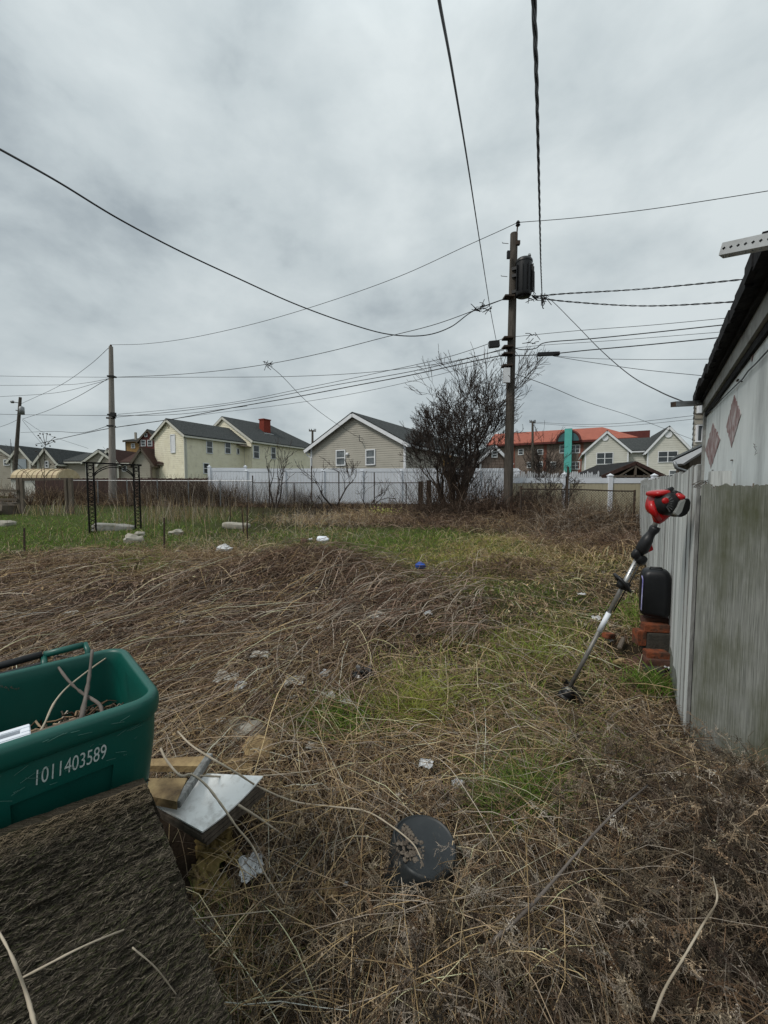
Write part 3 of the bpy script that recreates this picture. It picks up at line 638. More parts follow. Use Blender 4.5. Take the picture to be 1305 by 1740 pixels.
# ------------------------------------------------------------------ vinyl fences
def vinyl(name, label, segs, mat_p, top, n_boards=None):
    R = thing(name, label, 'fence', (0, 0, 0))
    for (a, b, zb, zt, posts) in segs:
        a = Vector(a); b = Vector(b); d = b-a; L = d.length; d = d/L; k = max(1, int(round(L/1.83)))
        for i in range(k):
            p = a+d*(L*i/k); q = a+d*(L*(i+1)/k); A = (p.x, p.y); B = (q.x, q.y)
            pl = MB(); nb = 12
            for j in range(nb):
                u0 = p+(q-p)*(j/nb); u1 = p+(q-p)*((j+1)/nb); e = (u1-u0)*.03
                pl.beam((u0.x+e.x, u0.y+e.y, (zb+zt)/2), (u1.x-e.x, u1.y-e.y, (zb+zt)/2), .02, zt-zb-.25)
            pl.build('panel', M[mat_p], R)
            MB().beam((*A, zt-.09), (*B, zt-.09), .05, .17).build('top_rail', M[top], R)
            MB().beam((*A, zb+.12), (*B, zb+.12), .05, .15).build('bottom_rail', M[top], R)
        for i in range(k+1):
            p = a+d*(L*i/k); m = MB(); m.bb(p.x-.065, p.x+.065, p.y-.065, p.y+.065, zb-.1, zt+posts); o = m.build('post', M[top], R)
            c = MB(); c.bb(p.x-.08, p.x+.08, p.y-.08, p.y+.08, zt+posts, zt+posts+.03); c.add([(p.x-.07, p.y-.07, zt+posts+.03), (p.x+.07, p.y-.07, zt+posts+.03), (p.x+.07, p.y+.07, zt+posts+.03), (p.x-.07, p.y+.07, zt+posts+.03), (p.x, p.y, zt+posts+.09)], [(0, 1, 4), (1, 2, 4), (2, 3, 4), (3, 0, 4)]); c.build('post_cap', M[top], o)
vinyl('white_fence', 'long white vinyl privacy fence below the grey bungalow', [((fpx(419, 19.9), 19.9), (fpx(880, 19.6), 19.6), .8, fz(796, 19.8), -.14), ((fpx(357, 20.6), 20.6), (fpx(418, 20.6), 20.6), .8, fz(795, 20.6), .04)], 'vinyl', 'vinyl')
vinyl('tan_fence', 'tan vinyl fence with white rails and posts below the two gabled white house', [((fpx(862, 13.6), 13.6), (fpx(958, 13.4), 13.4), .55, fz(812, 13.4), .1), ((fpx(962, 13.4), 13.4), (fpx(1110, 13.2), 13.2), .55, fz(812, 13.2), .06)], 'vinyl_tan', 'vinyl')
o = thing('white_picket_fence', 'low white picket fence showing over the tan fence', 'fence')
for i in range(42):
    x = fpx(868+i*3.6, 16); h = random.uniform(-.06, .10); MB().prism([(x-.03, 16, .9), (x+.03, 16, .9), (x+.03, 16, 2.15+h), (x, 16, 2.22+h), (x-.03, 16, 2.15+h)], (0, .02, 0)).build('picket', M['white'], o)
for z in (1.3, 2.0): MB().bb(fpx(866, 16), fpx(1020, 16), 16.021, 16.06, z, z+.07).build('rail', M['white'], o)
# ------------------------------------------------------------------ gazebo
R = thing('gazebo', 'open gazebo with dark low pitched roof behind the tan fence', 'gazebo')
y = 19; ap = at(1080, 786, y); l = at(1022, 810, y); r_ = at(1137, 813, y)
m = MB()
for e in (l, r_): m.prism([(ap.x, y, ap.z), (e.x, y, e.z), (e.x, y+3.5, e.z), (ap.x, y+3.5, ap.z)], (0, 0, .07))
m.build('roof', M['tar'], R)
m = MB()
for e in (l, r_): m.beam((ap.x, y-.03, ap.z-.02), (e.x, y-.03, e.z-.02), .06, .16)
m.build('fascia', M['shingle_br'], R)
m = MB(); m.beam((l.x+.4, y, l.z+.02), (r_.x-.4, y, l.z+.02), .08, .09); m.beam((ap.x, y, l.z), (ap.x, y, ap.z), .08, .08)
m.beam((ap.x-.8, y, l.z), (ap.x, y, ap.z-.15), .07, .07); m.beam((ap.x+.8, y, l.z), (ap.x, y, ap.z-.15), .07, .07); m.build('truss', M['wood_brown'], R)
for x in (l.x+.5, r_.x-.5):
    for yy in (y+.1, y+3.3): MB().bb(x-.06, x+.06, yy-.06, yy+.06, .7, l.z+.1).build('post', M['wood_brown'], R)
m = MB()
for k in range(3): m.bb(ap.x-1+k*.9, ap.x-.94+k*.9, y+.6, y+.66, .8, 2.3)
m.build('railing', M['white'], R)
# ------------------------------------------------------------------ chain link
def chainlink(name, label, a, b, h, posts, dia=.085, zoff=0, mats=('rust', 'galv')):
    a, b = Vector(a), Vector(b); d = b-a; L = d.length; R = thing(name, label, 'fence'); P = []; 
    n = int(L/dia); D3 = Vector((d.x/L, d.y/L))
    def pt(s, z): p = a+D3*s; return (p.x, p.y, g1(p.x, p.y)+zoff+z)
    for i in range(-int(h/dia), n+1):
        for sg in (1, -1):
            s0, s1 = i*dia, i*dia+h
            z0, z1 = 0, h
            if s0 < 0: z0 = -s0; s0 = 0
            if s1 > L: z1 = h-(s1-L); s1 = L
            if s1 <= s0: continue
            if sg > 0: P.append([pt(s0, z0), pt(s1, z1)])
            else: P.append([pt(s0, h-z0), pt(s1, h-z1)])
    P = np.array(P); V, F, _ = np_tubes(P, np.full(P.shape[:2], .0032), None, 3); o = np_mesh('wire_mesh', V, F, M[mats[1]], R, smooth=False); o['kind'] = 'stuff'
    MB().tube([pt(L*k/12, h) for k in range(13)], .021, 6).build('top_rail', M[mats[0]], R)
    for s, hh in posts: MB().tube([pt(s, -.1), pt(s, hh)], .028, 6).build('post', M[mats[0]], R)
L_ = (Vector((fpx(725, 18.6), 18.6))-Vector((fpx(430, 18.6), 18.6))).length
def sx(px): return (fpx(px, 18.6)-fpx(430, 18.6))
chainlink('chain_link_fence', 'chain link fence with dark posts in front of the white vinyl fence', (fpx(430, 18.6), 18.6), (fpx(728, 18.6), 18.6), 1.12, [(sx(430), 1.45), (sx(458), 1.2), (sx(530), 1.9), (sx(576), 1.65), (sx(636), 1.6), (sx(500), 1.1), (sx(690), 1.1)])
a, b = Vector((fpx(118, 20), 20)), Vector((fpx(430, 18.6), 18.6))
chainlink('chain_link_fence', 'long low chain link fence with pale top rail in front of the brown board fence', a, b, 1.2, [((b-a).length*k/6, 1.24) for k in range(7)], mats=('galv', 'rust'))
a, b = Vector((fpx(885, 11.6), 11.6)), Vector((fpx(1078, 10.6), 10.6))
chainlink('chain_link_fence', 'short dark chain link fence in front of the tan vinyl fence', a, b, 1.12, [((b-a).length*.43, 1.75), ((b-a).length*.0, 1.2), ((b-a).length, 1.15)], dia=.07, mats=('rust', 'rust'))
# brown board fence under vines, far left
R = thing('brown_fence', 'dark brown board fence overgrown with bare vines', 'fence')
for i in range(104):
    px = 62+i*2.9; y = 22.6-(px-62)/300*1.2
    if px > 360: break
    x = fpx(px, y); h = 1.5+random.uniform(-.03, .03)
    MB().bb(x-.045, x+.042, y, y+.02, .75, .8+h-.15).build('board', M['redwood'], R)
MB().beam((fpx(62, 22.6), 22.66, 1.9), (fpx(360, 21.4), 21.46, 1.9), .05, .09).build('rail', M['redwood'], R)
# ------------------------------------------------------------------ poles
def pole_strut(mb, c, r, n=10): pass
def main_pole():
    y = 13.2; a, b = at(862, 889, y), at(873.5, 397, y); a.z -= .4; d = (b-a).normalized()
    R = thing('utility_pole', 'tall dark wooden utility pole carrying a black transformer', 'utility pole', (a.x, a.y, a.z)); q = lambda p: Vector(p)-a
    MB().tube([q(a+(b-a)*t) for t in (0, .2, .4, .6, .8, 1)], [.155, .148, .14, .13, .122, .115], 14).build('shaft', M['pole'], R, 40)
    c = q(at(890, 474, 13.0)); h = .50; r = .245
    t = MB().lathe([(.16, -h-.06), (r*.9, -h-.03), (r, -h+.03), (r, h-.02), (r*1.06, h-.02), (r*1.06, h+.03), (r*.9, h+.09), (r*.4, h+.13)], 20, None, c).build('transformer', M['blk'], R, 40)
    f = MB()
    for k in range(9):
        an = -PI*.85+k*PI*.2; f.box(c+Vector((math.cos(an)*(r+.03), math.sin(an)*(r+.03), -.03)), (.07, .012, .78), Matrix.Rotation(an, 3, 'Z'))
    f.build('cooling_fin', M['blk'], t)
    m = MB(); m.lathe([(.05, 0), (.06, .03), (.04, .06), (.055, .09), (.03, .15)], 8, None, c+Vector((.12, -.12, h+.05))); m.build('bushing', M['galv'], t)
    br = MB()
    for pz in (458, 470, 497):
        p = q(at(870, pz, 13.1)); br.beam(p, (c.x-.18, c.y, p.z), .08, .09)
    br.build('bracket', M['blk'], R)
    p0 = q(at(876, 400, 13.1)); MB().tube([p0+Vector((.02, 0, -.3)), p0+Vector((.06, 0, .35))], .022, 6).build('top_pin', M['rust'], R)
    MB().lathe([(.05, 0), (.075, .03), (.045, .07), (.07, .1), (.03, .16)], 10, None, p0+Vector((.07, 0, .28))).build('insulator', M['cable'], R)
    w = q(at(860.8, 638, 12.98)); MB().box(w, (.19, .12, .46)).build('meter_box', M['white'], R)
    k = q(at(864, 433, 13.0)); MB().box(k, (.09, .09, .22)).build('cutout', M['cable'], R)
    k = q(at(880, 413, 13.1)); MB().box(k, (.12, .1, .12)).build('clamp', M['rust'], R)
    for px, py, s in ((866, 604, 1), (866, 643, 1), (865, 661, 1), (862, 470, -1), (864, 414, -1), (859, 621, -1), (859, 655, -1)):
        p = q(at(px, py, 13.1)); MB().tube([p, p+Vector((s*.2, -.03, 0)), p+Vector((s*.205, -.03, .03))], .009, 5).build('step', M['rust'], R)
    for py in (505, 575, 590, 602, 622):
        p = q(at(866.5-(py-400)*.022, py, 13.06)); MB().box(p, (.3, .3, .05)).build('band', M['rust'], R)
    P = [at(903, 455, 12.95), at(908, 462, 12.9), at(908, 495, 12.9), at(905, 503, 12.9), at(901, 500, 12.9), at(905, 494, 12.9), at(910, 499, 12.9), at(905, 505, 12.9)]
    MB().tube([q(p) for p in P], .012, 5).build('lead', M['cable'], t)
    for pts in (((872, 605), (873, 640), (872, 690)), ((875, 596), (882, 606), (884, 618), (882, 628)), ((836, 612), (842, 608), (849, 618), (853, 600))):
        MB().tube([q(at(px, py, 12.95)) for px, py in pts], .008, 4).build('loose_wire', M['cable'], R)
main_pole()
def left_pole():
    y = 20.8; a, b = at(191.5, 858, y), at(188.5, 589, y); a.z -= .3
    R = thing('utility_pole', 'pale slender utility pole standing behind the black arbor', 'utility pole', a); q = lambda p: Vector(p)-a
    MB().tube([q(a+(b-a)*t) for t in (0, .12, .3, .6, 1)], [.175, .185, .16, .135, .095], 12).build('shaft', M['pole2'], R, 40)
    MB().lathe([(.04, 0), (.06, .04), (.03, .1)], 8, None, q(b)).build('insulator', M['rust'], R)
    for px, py, w in ((190, 705, .3), (189, 724, .3), (190, 640, .32)): MB().box(q(at(px, py, y-.02)), (w, .28, .07)).build('band', M['cable'], R)
    MB().box(q(at(192.5, 704.5, y-.2)), (.22, .16, .2)).build('terminal', M['cable'], R)
    MB().tube([q(at(181, 710, y-.1)), q(at(196, 710, y-.1))], .05, 6).build('splice', M['cable'], R)
left_pole()
def far_left_pole():
    y = 36; a, b = at(25.5, 800, y), at(34.5, 675, y)
    R = thing('utility_pole', 'leaning dark utility pole with a small grey transformer', 'utility pole', a); q = lambda p: Vector(p)-a
    MB().tube([q(a), q(b)], [.17, .11], 10).build('shaft', M['pole'], R, 40)
    MB().lathe([(.1, -.35), (.2, -.33), (.2, .3), (.1, .38)], 12, None, q(at(37, 698, y-.2))).build('transformer', M['galv'], R, True)
    MB().beam(q(at(22, 683, y)), q(at(34, 685, y)), .06, .06).build('arm', M['rust'], R)
    MB().lathe([(.1, -.1), (.16, 0), (.1, .12)], 8, None, q(at(21, 683, y))).build('lamp', M['galv'], R, True)
    MB().beam(q(at(27, 697, y)), q(at(36, 700, y)), .07, .07).build('arm', M['rust'], R)
far_left_pole()
def small_pole(label, px, top, base, y, arm):
    a, b = at(px, base, y), at(px, top, y); R = thing('utility_pole', label, 'utility pole', a); q = lambda p: Vector(p)-a
    MB().tube([q(a), q(b)], [.14, .10], 8).build('shaft', M['pole'], R, 40)
    MB().beam(q(at(px-arm, top+1, y)), q(at(px+arm, top+1.5, y)), .1, .12).build('crossarm', M['pole'], R)
    for k in (-.9, -.3, .5, .9): MB().lathe([(.03, 0), (.05, .06), (.02, .14)], 6, None, q(at(px+arm*k, top, y))).build('insulator', M['cable'], R)
small_pole('distant utility pole with crossarm between the cream house and the grey bungalow', 531, 731, 815, 40, 6)
small_pole('distant utility pole with short crossarm in front of the red roof', 905, 716, 810, 38, 5)
# ------------------------------------------------------------------ overhead cables
def catmull(pts, n=10):
    P = [Vector(p) for p in pts]; P = [P[0]*2-P[1]]+P+[P[-1]*2-P[-2]]; out = []
    for i in range(1, len(P)-2):
        for k in range(n):
            t = k/n; a, b, c, d = P[i-1:i+3]
            out.append(.5*((2*b)+(c-a)*t+(2*a-5*b+4*c-d)*t*t+(3*b-a-3*c+d)*t**3))
    out.append(P[-2]); return out
def cable(label, pts, r=.011, twist=0, name='overhead_cable', mt='cable'):
    Q = [at(*p) for p in pts]; out_ = lambda p: p[0] < 0 or p[0] >= 1220 or p[1] < 0
    W3 = catmull(Q); m = MB()
    if out_(pts[0]): W3.insert(0, W3[0]+(W3[0]-W3[1]).normalized()*8)
    if out_(pts[-1]): W3.append(W3[-1]+(W3[-1]-W3[-2]).normalized()*8)
    if not twist: m.tube(W3, r, 5)
    else:
        L = 0; ph = [0]
        for i in range(1, len(W3)): L += (W3[i]-W3[i-1]).length; ph.append(L)
        n = int(L/.05); fine = []
        for k in range(n+1):
            s = L*k/n; i = max(0, min(len(W3)-2, next((j for j in range(len(ph)-1) if ph[j+1] >= s), len(W3)-2)))
            f = (s-ph[i])/max(1e-6, ph[i+1]-ph[i]); fine.append((W3[i].lerp(W3[i+1], f), s))
        for st in range(twist):
            pts3 = []
            for j, (p, s) in enumerate(fine):
                a = s*2*PI/(.5 if twist == 2 else 1.0)+st*2*PI/twist; d = (fine[min(j+1, n)][0]-fine[max(j-1, 0)][0]).normalized(); sd_ = d.cross(Vector((0, 0, 1))).normalized(); u = sd_.cross(d)
                pts3.append(p+(sd_*math.cos(a)+u*math.sin(a))*r*1.05)
            m.tube(pts3, r, 4)
    o = m.build(name, M[mt], None, True); tag(o, label, 'cable', 'overhead cables'); return o
cable('thick black cable coming from overhead down to the terminal box by the tall pole', [(738, -60, 1.8), (746, 0, 2.0), (770, 130, 2.9), (795, 280, 4.6), (815, 410, 7.3), (833, 525, 10.6), (843, 578, 12.9)], .0085)
cable('twisted black service cable running from overhead to beside the transformer', [(905, -70, 2.0), (907, 0, 2.25), (911, 110, 2.9), (914, 230, 4.0), (917, 360, 6.2), (919, 450, 9.2), (921, 500, 12.2), (922, 522, 13.0), (924, 524, 13.0)], .0075, 3)
cable('heavy black cable sagging across the left sky and back up to the tall pole', [(-60, 222, 4.6), (0, 254, 5.2), (100, 310, 6.2), (200, 371, 7.2), (300, 424, 8.2), (400, 471, 9.2), (500, 516, 10.2), (590, 549, 11.1), (660, 568, 11.8), (720, 570, 12.2), (765, 556, 12.5), (805, 528, 12.8), (862, 506, 13.1)], .0155)
cable('thin top wire slung between the heads of the tall dark pole and the pale pole', [(188, 586, 20.8), (250, 584, 19.9), (330, 573, 18.9), (440, 548, 17.4), (560, 512, 16.2), (680, 469, 15), (790, 419, 14), (850, 392, 13.4), (880, 378, 13.1)], .010)
cable('thin top wire leaving the head of the tall pole towards the garage side', [(880, 378, 13.1), (980, 370, 12.5), (1100, 356, 11.8), (1220, 338, 11.1), (1345, 318, 10.4)], .0095)
cable('thin wire dropping from the head of the pale pole to the leaning pole', [(187, 589, 20.8), (150, 622, 24), (100, 656, 29), (36, 686, 36)], .012)
cable('bundled cable sagging from the tall pole to the middle of the pale pole', [(862, 506, 13.1), (825, 520, 13.4), (740, 551, 14.2), (650, 574, 15.1), (560, 597, 16), (470, 616, 17), (380, 629, 18.2), (290, 637, 19.4), (192, 641, 20.7)], .012)
cable('level cable from the left edge past the pale pole to the tall pole', [(-40, 638, 24), (60, 640, 23), (190, 641, 20.8), (330, 641, 19), (480, 640, 17.2), (610, 634, 15.8), (740, 619, 14.4), (855, 595, 13.2)], .010)
cable('pale cable dipping from the pale pole to the left edge just under the level one', [(190, 642, 20.8), (150, 650, 21.5), (100, 654, 22.5), (-40, 655, 25)], .010)
cable('cable dropping left from the pale pole to the lowest of the left edge cables', [(190, 643, 20.8), (160, 652, 21.4), (90, 668, 23), (-40, 676, 25)], .010)
cable('service wire slanting from the pale pole down to the leaning pole', [(186, 642, 20.8), (130, 675, 26), (80, 698, 31), (38, 712, 36)], .014)
cable('communication cable rising from the pale pole to the black box at the tall pole', [(200, 704, 20.7), (300, 695, 19.4), (400, 683, 18.2), (520, 659, 16.8), (640, 634, 15.5), (760, 607, 14.2), (862, 573, 13.1)], .010)
cable('second communication cable just under the one to the black box', [(196, 709, 20.7), (300, 699, 19.4), (420, 683, 18), (560, 656, 16.4), (700, 631, 14.9), (800, 608, 13.8), (862, 591, 13.1)], .013)
cable('thickest lower black cable rising across the cream house roof to the tall pole', [(60, 755, 28), (150, 735, 22.5), (205, 725, 20.7), (300, 711, 19.4), (400, 692, 18.2), (500, 675, 17.1), (600, 656, 16), (700, 637, 14.9), (800, 615, 13.8), (862, 602, 13.0)], .0185)
cable('thin cable under the thickest black cable meeting the tall pole', [(215, 724, 20.6), (350, 704, 19), (480, 688, 17.5), (600, 669, 16), (720, 643, 14.7), (855, 608, 13.1)], .008)
cable('low level cable from the left edge to the pale pole', [(-40, 703, 24), (60, 705, 23), (190, 706, 20.8), (300, 704, 19.5), (420, 690, 18)], .011)
cable('lowest cable drooping from the pale pole down to the leaning pole and left edge', [(189, 722, 20.8), (140, 735, 23), (90, 733, 28), (35, 735, 36)], .013)
cable('house drop from the mid span splice down to the grey bungalow gable', [(455, 619, 17.2), (480, 640, 18), (520, 681, 20), (560, 712, 22), (600, 738, 23.8), (618, 746, 24.4)], .011)
cable('upper of two twisted cables leaving the transformer rack over the garage', [(905, 504, 13.0), (960, 499, 12.7), (1080, 492, 12), (1180, 483, 11.4), (1300, 471, 10.7)], .0125, 2)
cable('lower of two twisted cables leaving the transformer rack over the garage', [(905, 505, 13.0), (960, 512, 12.7), (1060, 519, 12.1), (1140, 519, 11.6), (1260, 512, 10.8)], .0125, 2)
cable('service cable slanting from the transformer rack down to the far garage corner', [(918, 505, 13.0), (935, 509, 12.7), (975, 548, 11.5), (1020, 594, 9.8), (1070, 637, 8), (1120, 665, 6.3), (1162, 683, 5.2)], .009)
cable('thin wire right of the tall pole highest of those at the crossover', [(866, 573, 13.1), (980, 562, 12.5), (1100, 553, 11.9), (1240, 540, 11)], .008)
cable('thick cable with a long black splice right of the tall pole', [(866, 605, 13.0), (930, 602, 12.7), (1000, 595, 12.3), (1100, 586, 11.7), (1240, 572, 11)], .016)
cable('thick cable dipping then rising right of the tall pole to the garage roof', [(866, 588, 13.0), (885, 594, 12.9), (910, 592, 12.8), (928, 582, 12.7), (1000, 576, 12.3), (1100, 566, 11.7), (1240, 551, 11)], .015)
cable('thin wire running between the two thick cables right of the tall pole', [(870, 592, 13.1), (930, 586, 12.7), (1050, 578, 12), (1240, 563, 11)], .007)
cable('thin wire from the black splice running level to the garage roof', [(935, 604, 12.7), (1000, 609, 12.3), (1100, 611, 11.8), (1230, 610, 11)], .007)
cable('thin wire from the black splice sloping gently down to the garage roof', [(940, 605, 12.7), (1000, 615, 12.3), (1090, 628, 11.8), (1220, 641, 11)], .008)
cable('long thin wire slanting from the white meter box down past the white gables', [(866, 632, 13.1), (930, 655, 15), (1000, 684, 18), (1080, 710, 22), (1180, 748, 28)], .011)
cable('far thin wire crossing the sky above the red roof', [(905, 717, 38), (980, 721, 34), (1060, 719, 30), (1180, 706, 25)], .014)
cable('second far thin wire just below the one above the red roof', [(905, 719, 38), (1000, 725, 34), (1080, 722, 30), (1190, 711, 25)], .013)
cable('faint guy wires fanning from the leaning pole to the left edge', [(32, 712, 36), (10, 722, 37), (-40, 738, 40)], .014)
cable('thin drop wire from the leaning pole down over the tan bungalow roof', [(38, 712, 36), (80, 738, 37), (150, 762, 38)], .012)
cable('steep drop wire from the leaning pole to the tan bungalow gable', [(38, 714, 36), (55, 735, 37), (76, 760, 38)], .012)
def cable_box(label, c, size, y, tilt, name):
    a = at(*c, y); m = MB(); Mx = Matrix.Rotation(tilt, 3, 'Y'); m.box(a, size, Mx); o = m.build(name, M['blk'], None, False, .01); tag(o, label, 'cable box'); return o
cable_box('black terminal box hanging at the end of the thick overhead cable', (839.5, 585, ), (.33, .14, .2), 12.95, -.1, 'terminal_box')
cable_box('long black splice case on the thick cable right of the tall pole', (932, 601.5), (.68, .1, .11), 12.68, -.04, 'splice_case')
def splices(label, pts, y, n, name='cable_splice'):
    m = MB()
    for k in range(n):
        c = at(random.uniform(pts[0], pts[1]), random.uniform(pts[2], pts[3]), y); d = Vector((random.uniform(-1, 1), 0, random.uniform(-.6, .6))).normalized()*random.uniform(.08, .22)
        m.tube([c-d, c+Vector((0, -.02, random.uniform(-.05, .05))), c+d], .011, 4)
    o = m.build(name, M['cable']); tag(o, label, 'cable splice')
splices('ragged tangle of cable splices on the bundle left of the tall pole', (806, 832, 517, 528), 13.3, 16)
splices('knot of silver clamps and wire ends beside the transformer', (897, 932, 502, 512), 12.9, 18)
splices('small frayed splice on the bundled cable in mid span', (452, 462, 616, 622), 17, 8)
splices('coiled slack wires right of the tall pole', (885, 915, 568, 584), 12.9, 7)
# ------------------------------------------------------------------ bare trees and shrubs
def grow(out, rg, p, d, L, r, lev, maxlev, spread, up=.1, kids=(2, 4)):
    K = 5; pts = [p]; dd = d
    for k in range(1, K):
        dd = nrm(dd+rg.normal(size=3)*.16+np.array([0, 0, up*.25])); pts.append(pts[-1]+dd*L/(K-1))
    r1 = r*.62 if lev < maxlev else r*.4
    out.append((lev, np.array(pts), np.linspace(r, r1, K)))
    if lev >= maxlev: return
    for j in range(rg.integers(kids[0], kids[1]+1)):
        t = rg.uniform(.35, 1.0) if j else 1.0; f = t*(K-1); i = min(int(f), K-2); q = pts[i]+(pts[i+1]-pts[i])*(f-i)
        ax = nrm(np.cross(dd, rg.normal(size=3))); ang = rg.uniform(.3, 1.0)*spread*(1 if j else .6)
        nd = nrm(dd*math.cos(ang)+ax*math.sin(ang)+np.array([0, 0, up]))
        grow(out, rg, q, nd, L*rg.uniform(.55, .85), r1*rg.uniform(.6, .95)*(1 if j else 1.0), lev+1, maxlev, spread, up, kids)
def tree(name, label, base, stems, maxlev, L, r, spread, seed, mt='bark', mt2='twig', up=.1, cat='tree', group=None, kids=(2, 4), minr=.004, trunk_lev=1):
    rg = np.random.default_rng(seed); R = thing(name, label, cat, base, 0, group); out = []
    for s in stems:
        d = nrm(np.array(s[:3], float)); off = np.array([s[0]*.12, s[1]*.12, -.1])
        grow(out, rg, off, d, L*s[3], r*s[4], 0, maxlev, spread, up, kids)
    for nm, sel, m, sd_ in (('trunk', [o for o in out if o[0] < trunk_lev], mt, 7), ('crown', [o for o in out if o[0] >= trunk_lev], mt2, 3)):
        if not sel: continue
        P = np.array([o[1] for o in sel]); Rr = np.maximum(np.array([o[2] for o in sel]), minr)
        V, F, _ = np_tubes(P, Rr, None, sd_); np_mesh(nm, V, F, M[m], R)
    return R
def base(px, y): x = fpx(px, y); return (x, y, g1(x, y))
tree('bare_tree', 'dense bare many stemmed tree in front of the white fence beside the tall pole', base(776, 14.6),
     [(-.16, 0, 1, 1.3, 1.0), (.02, .1, 1, 1.35, 1.0), (-.5, -.1, 1, 1.1, .8), (.10, .1, 1, 1.3, .75), (-.8, .1, .9, 1.0, .55), (.25, -.1, 1, .75, .5), (-.05, -.2, 1, 1.4, .9), (-.3, .3, 1, 1.2, .8), (.06, -.3, 1.1, 1.4, .7), (-.65, -.2, 1, 1.05, .5), (-.12, .3, 1, 1.35, .7)],
     6, 1.36, .105, .68, 11, up=.10, kids=(2, 4), minr=.0062, trunk_lev=2)
tree('bare_tree', 'young bare sapling with fanning branches against the white fence below the cream house', base(468, 18.2), [(-.15, 0, 1, 1, 1), (.3, 0, 1, .95, .8), (.05, .1, 1, 1.0, .8)], 4, 1.15, .05, .75, 5, 'twig', 'twig', up=.12, kids=(2, 3), minr=.008)
tree('bare_tree', 'young bare sapling against the white fence below the left gable window', base(570, 18.2), [(-.3, 0, 1, 1, 1), (.25, 0, 1, 1, .9)], 4, 1.1, .045, .8, 8, 'twig', 'twig', up=.12, kids=(2, 3), minr=.008)
tree('bare_shrub', 'low twisted bare shrub against the white fence below the right gable window', base(627, 17.5), [(-.5, 0, 1, .8, 1), (.6, 0, .8, .8, .9), (.1, 0, 1, .9, .9)], 4, .72, .035, .9, 12, 'twig', 'twig', up=.05, kids=(2, 3), minr=.007, cat='shrub')
tree('bare_shrub', 'small forked bare shrub between two dark fence posts', base(545, 18), [(-.5, 0, 1, .8, 1), (.3, 0, 1, .8, .9)], 3, .55, .04, .8, 14, 'twig', 'twig', cat='shrub', minr=.008)
tree('bare_shrub', 'tall thin bare shrub behind the tall pole reaching over the red roof', base(905, 14.2), [(-.1, 0, 1, 1, 1), (.2, 0, 1, 1, .9), (-.3, 0, 1, .9, .8), (.4, 0, 1, .8, .8), (.05, .1, 1, 1.1, .8)], 5, 1.0, .03, .6, 21, 'twig', 'twig', up=.15, kids=(2, 3), minr=.005, cat='shrub')
tree('bare_shrub', 'tangled bare shrub in front of the red brick building', base(935, 13.0), [(-.5, 0, .9, .8, 1), (.3, 0, 1, .9, .9), (.7, 0, .8, .8, .8), (0, 0, 1, 1, .8)], 5, .75, .028, .8, 23, 'twig', 'twig', up=.08, kids=(2, 4), minr=.0045, cat='shrub')
tree('bare_shrub', 'twiggy bare shrub at the foot of the tall pole', base(845, 13.4), [(-.8, 0, .8, .7, 1), (.3, 0, 1, .7, .9), (.8, 0, .7, .8, .8), (0, -.2, 1, .8, .8)], 5, .7, .028, .9, 27, 'twig', 'twig', up=.03, kids=(2, 4), minr=.0045, cat='shrub')
for px, y, s, lab in ((8, 60, 31, 'distant bare tree at the left edge of the view'), (50, 66, 32, 'distant bare tree behind the leaning pole'), (186, 70, 33, 'distant narrow bare tree behind the pale pole'), (765, 55, 34, 'distant bare tree behind the orange shed'), (525, 70, 35, 'distant bare tree between the cream house and the grey bungalow'), (918, 55, 36, 'bare tree standing before the far brick building'), (940, 58, 37, 'bare tree standing just left of the teal tower')):
    x = fpx(px, y); tree('bare_tree', lab, (x, y, ZB), [(-.2, 0, 1, 1, 1), (.25, 0, 1, 1, 1), (0, .2, 1, 1.1, 1)], 5, (2.6 if s < 36 else 2.0)*(.55 if s == 35 else 1), .13, .8, s, up=.1, kids=(2, 3), minr=.02)
tree('weed_stalk', 'tall bare weed stalk with dark seed balls in front of the yellow shed', base(76, 15), [(0, 0, 1, 1.0, 1)], 2, 1.6, .012, .5, 41, 'twig', 'twig', cat='weed', kids=(2, 3), minr=.006)
R = SC.objects['weed_stalk']; hb = MB()
for px, py in ((65, 740), (68, 737), (73, 737.5), (80, 737), (85, 738), (93, 743), (68, 744), (76, 752), (82, 753), (91, 749), (93, 751), (62, 757), (71, 758), (85, 758), (61, 767), (75, 767), (76, 781), (86, 789), (93, 789), (97, 783), (104, 793), (61, 792), (96, 793), (112, 796)):
    MB().blob(at(px, py, 15)-Vector(R.location), (.055, .055, .05), nu=8, nv=5).build('seed_head', M['twig'], R, True)
ST = [np.array([at(76, 862, 15), at(75, 820, 15), at(75.5, 780, 15), at(77, 755, 15)])]
for e in ((65, 740), (73, 738), (80, 738), (93, 743), (92, 750)): ST.append(np.array([at(77, 757, 15), at(77+(e[0]-77)*.4, 757+(e[1]-757)*.4, 15), at(77+(e[0]-77)*.75, 757+(e[1]-757)*.78, 15), at(*e, 15)]))
for e in ((104, 793), (61, 767), (112, 796)): ST.append(np.array([at(75, 812, 15), at(75+(e[0]-75)*.3, 800, 15), at(75+(e[0]-75)*.7, e[1]+3, 15), at(*e, 15)]))
ST = np.array(ST)-np.array(R.location); V, F, _ = np_tubes(ST, np.full(ST.shape[:2], .009), None, 4); np_mesh('stem', V, F, M['twig'], R)
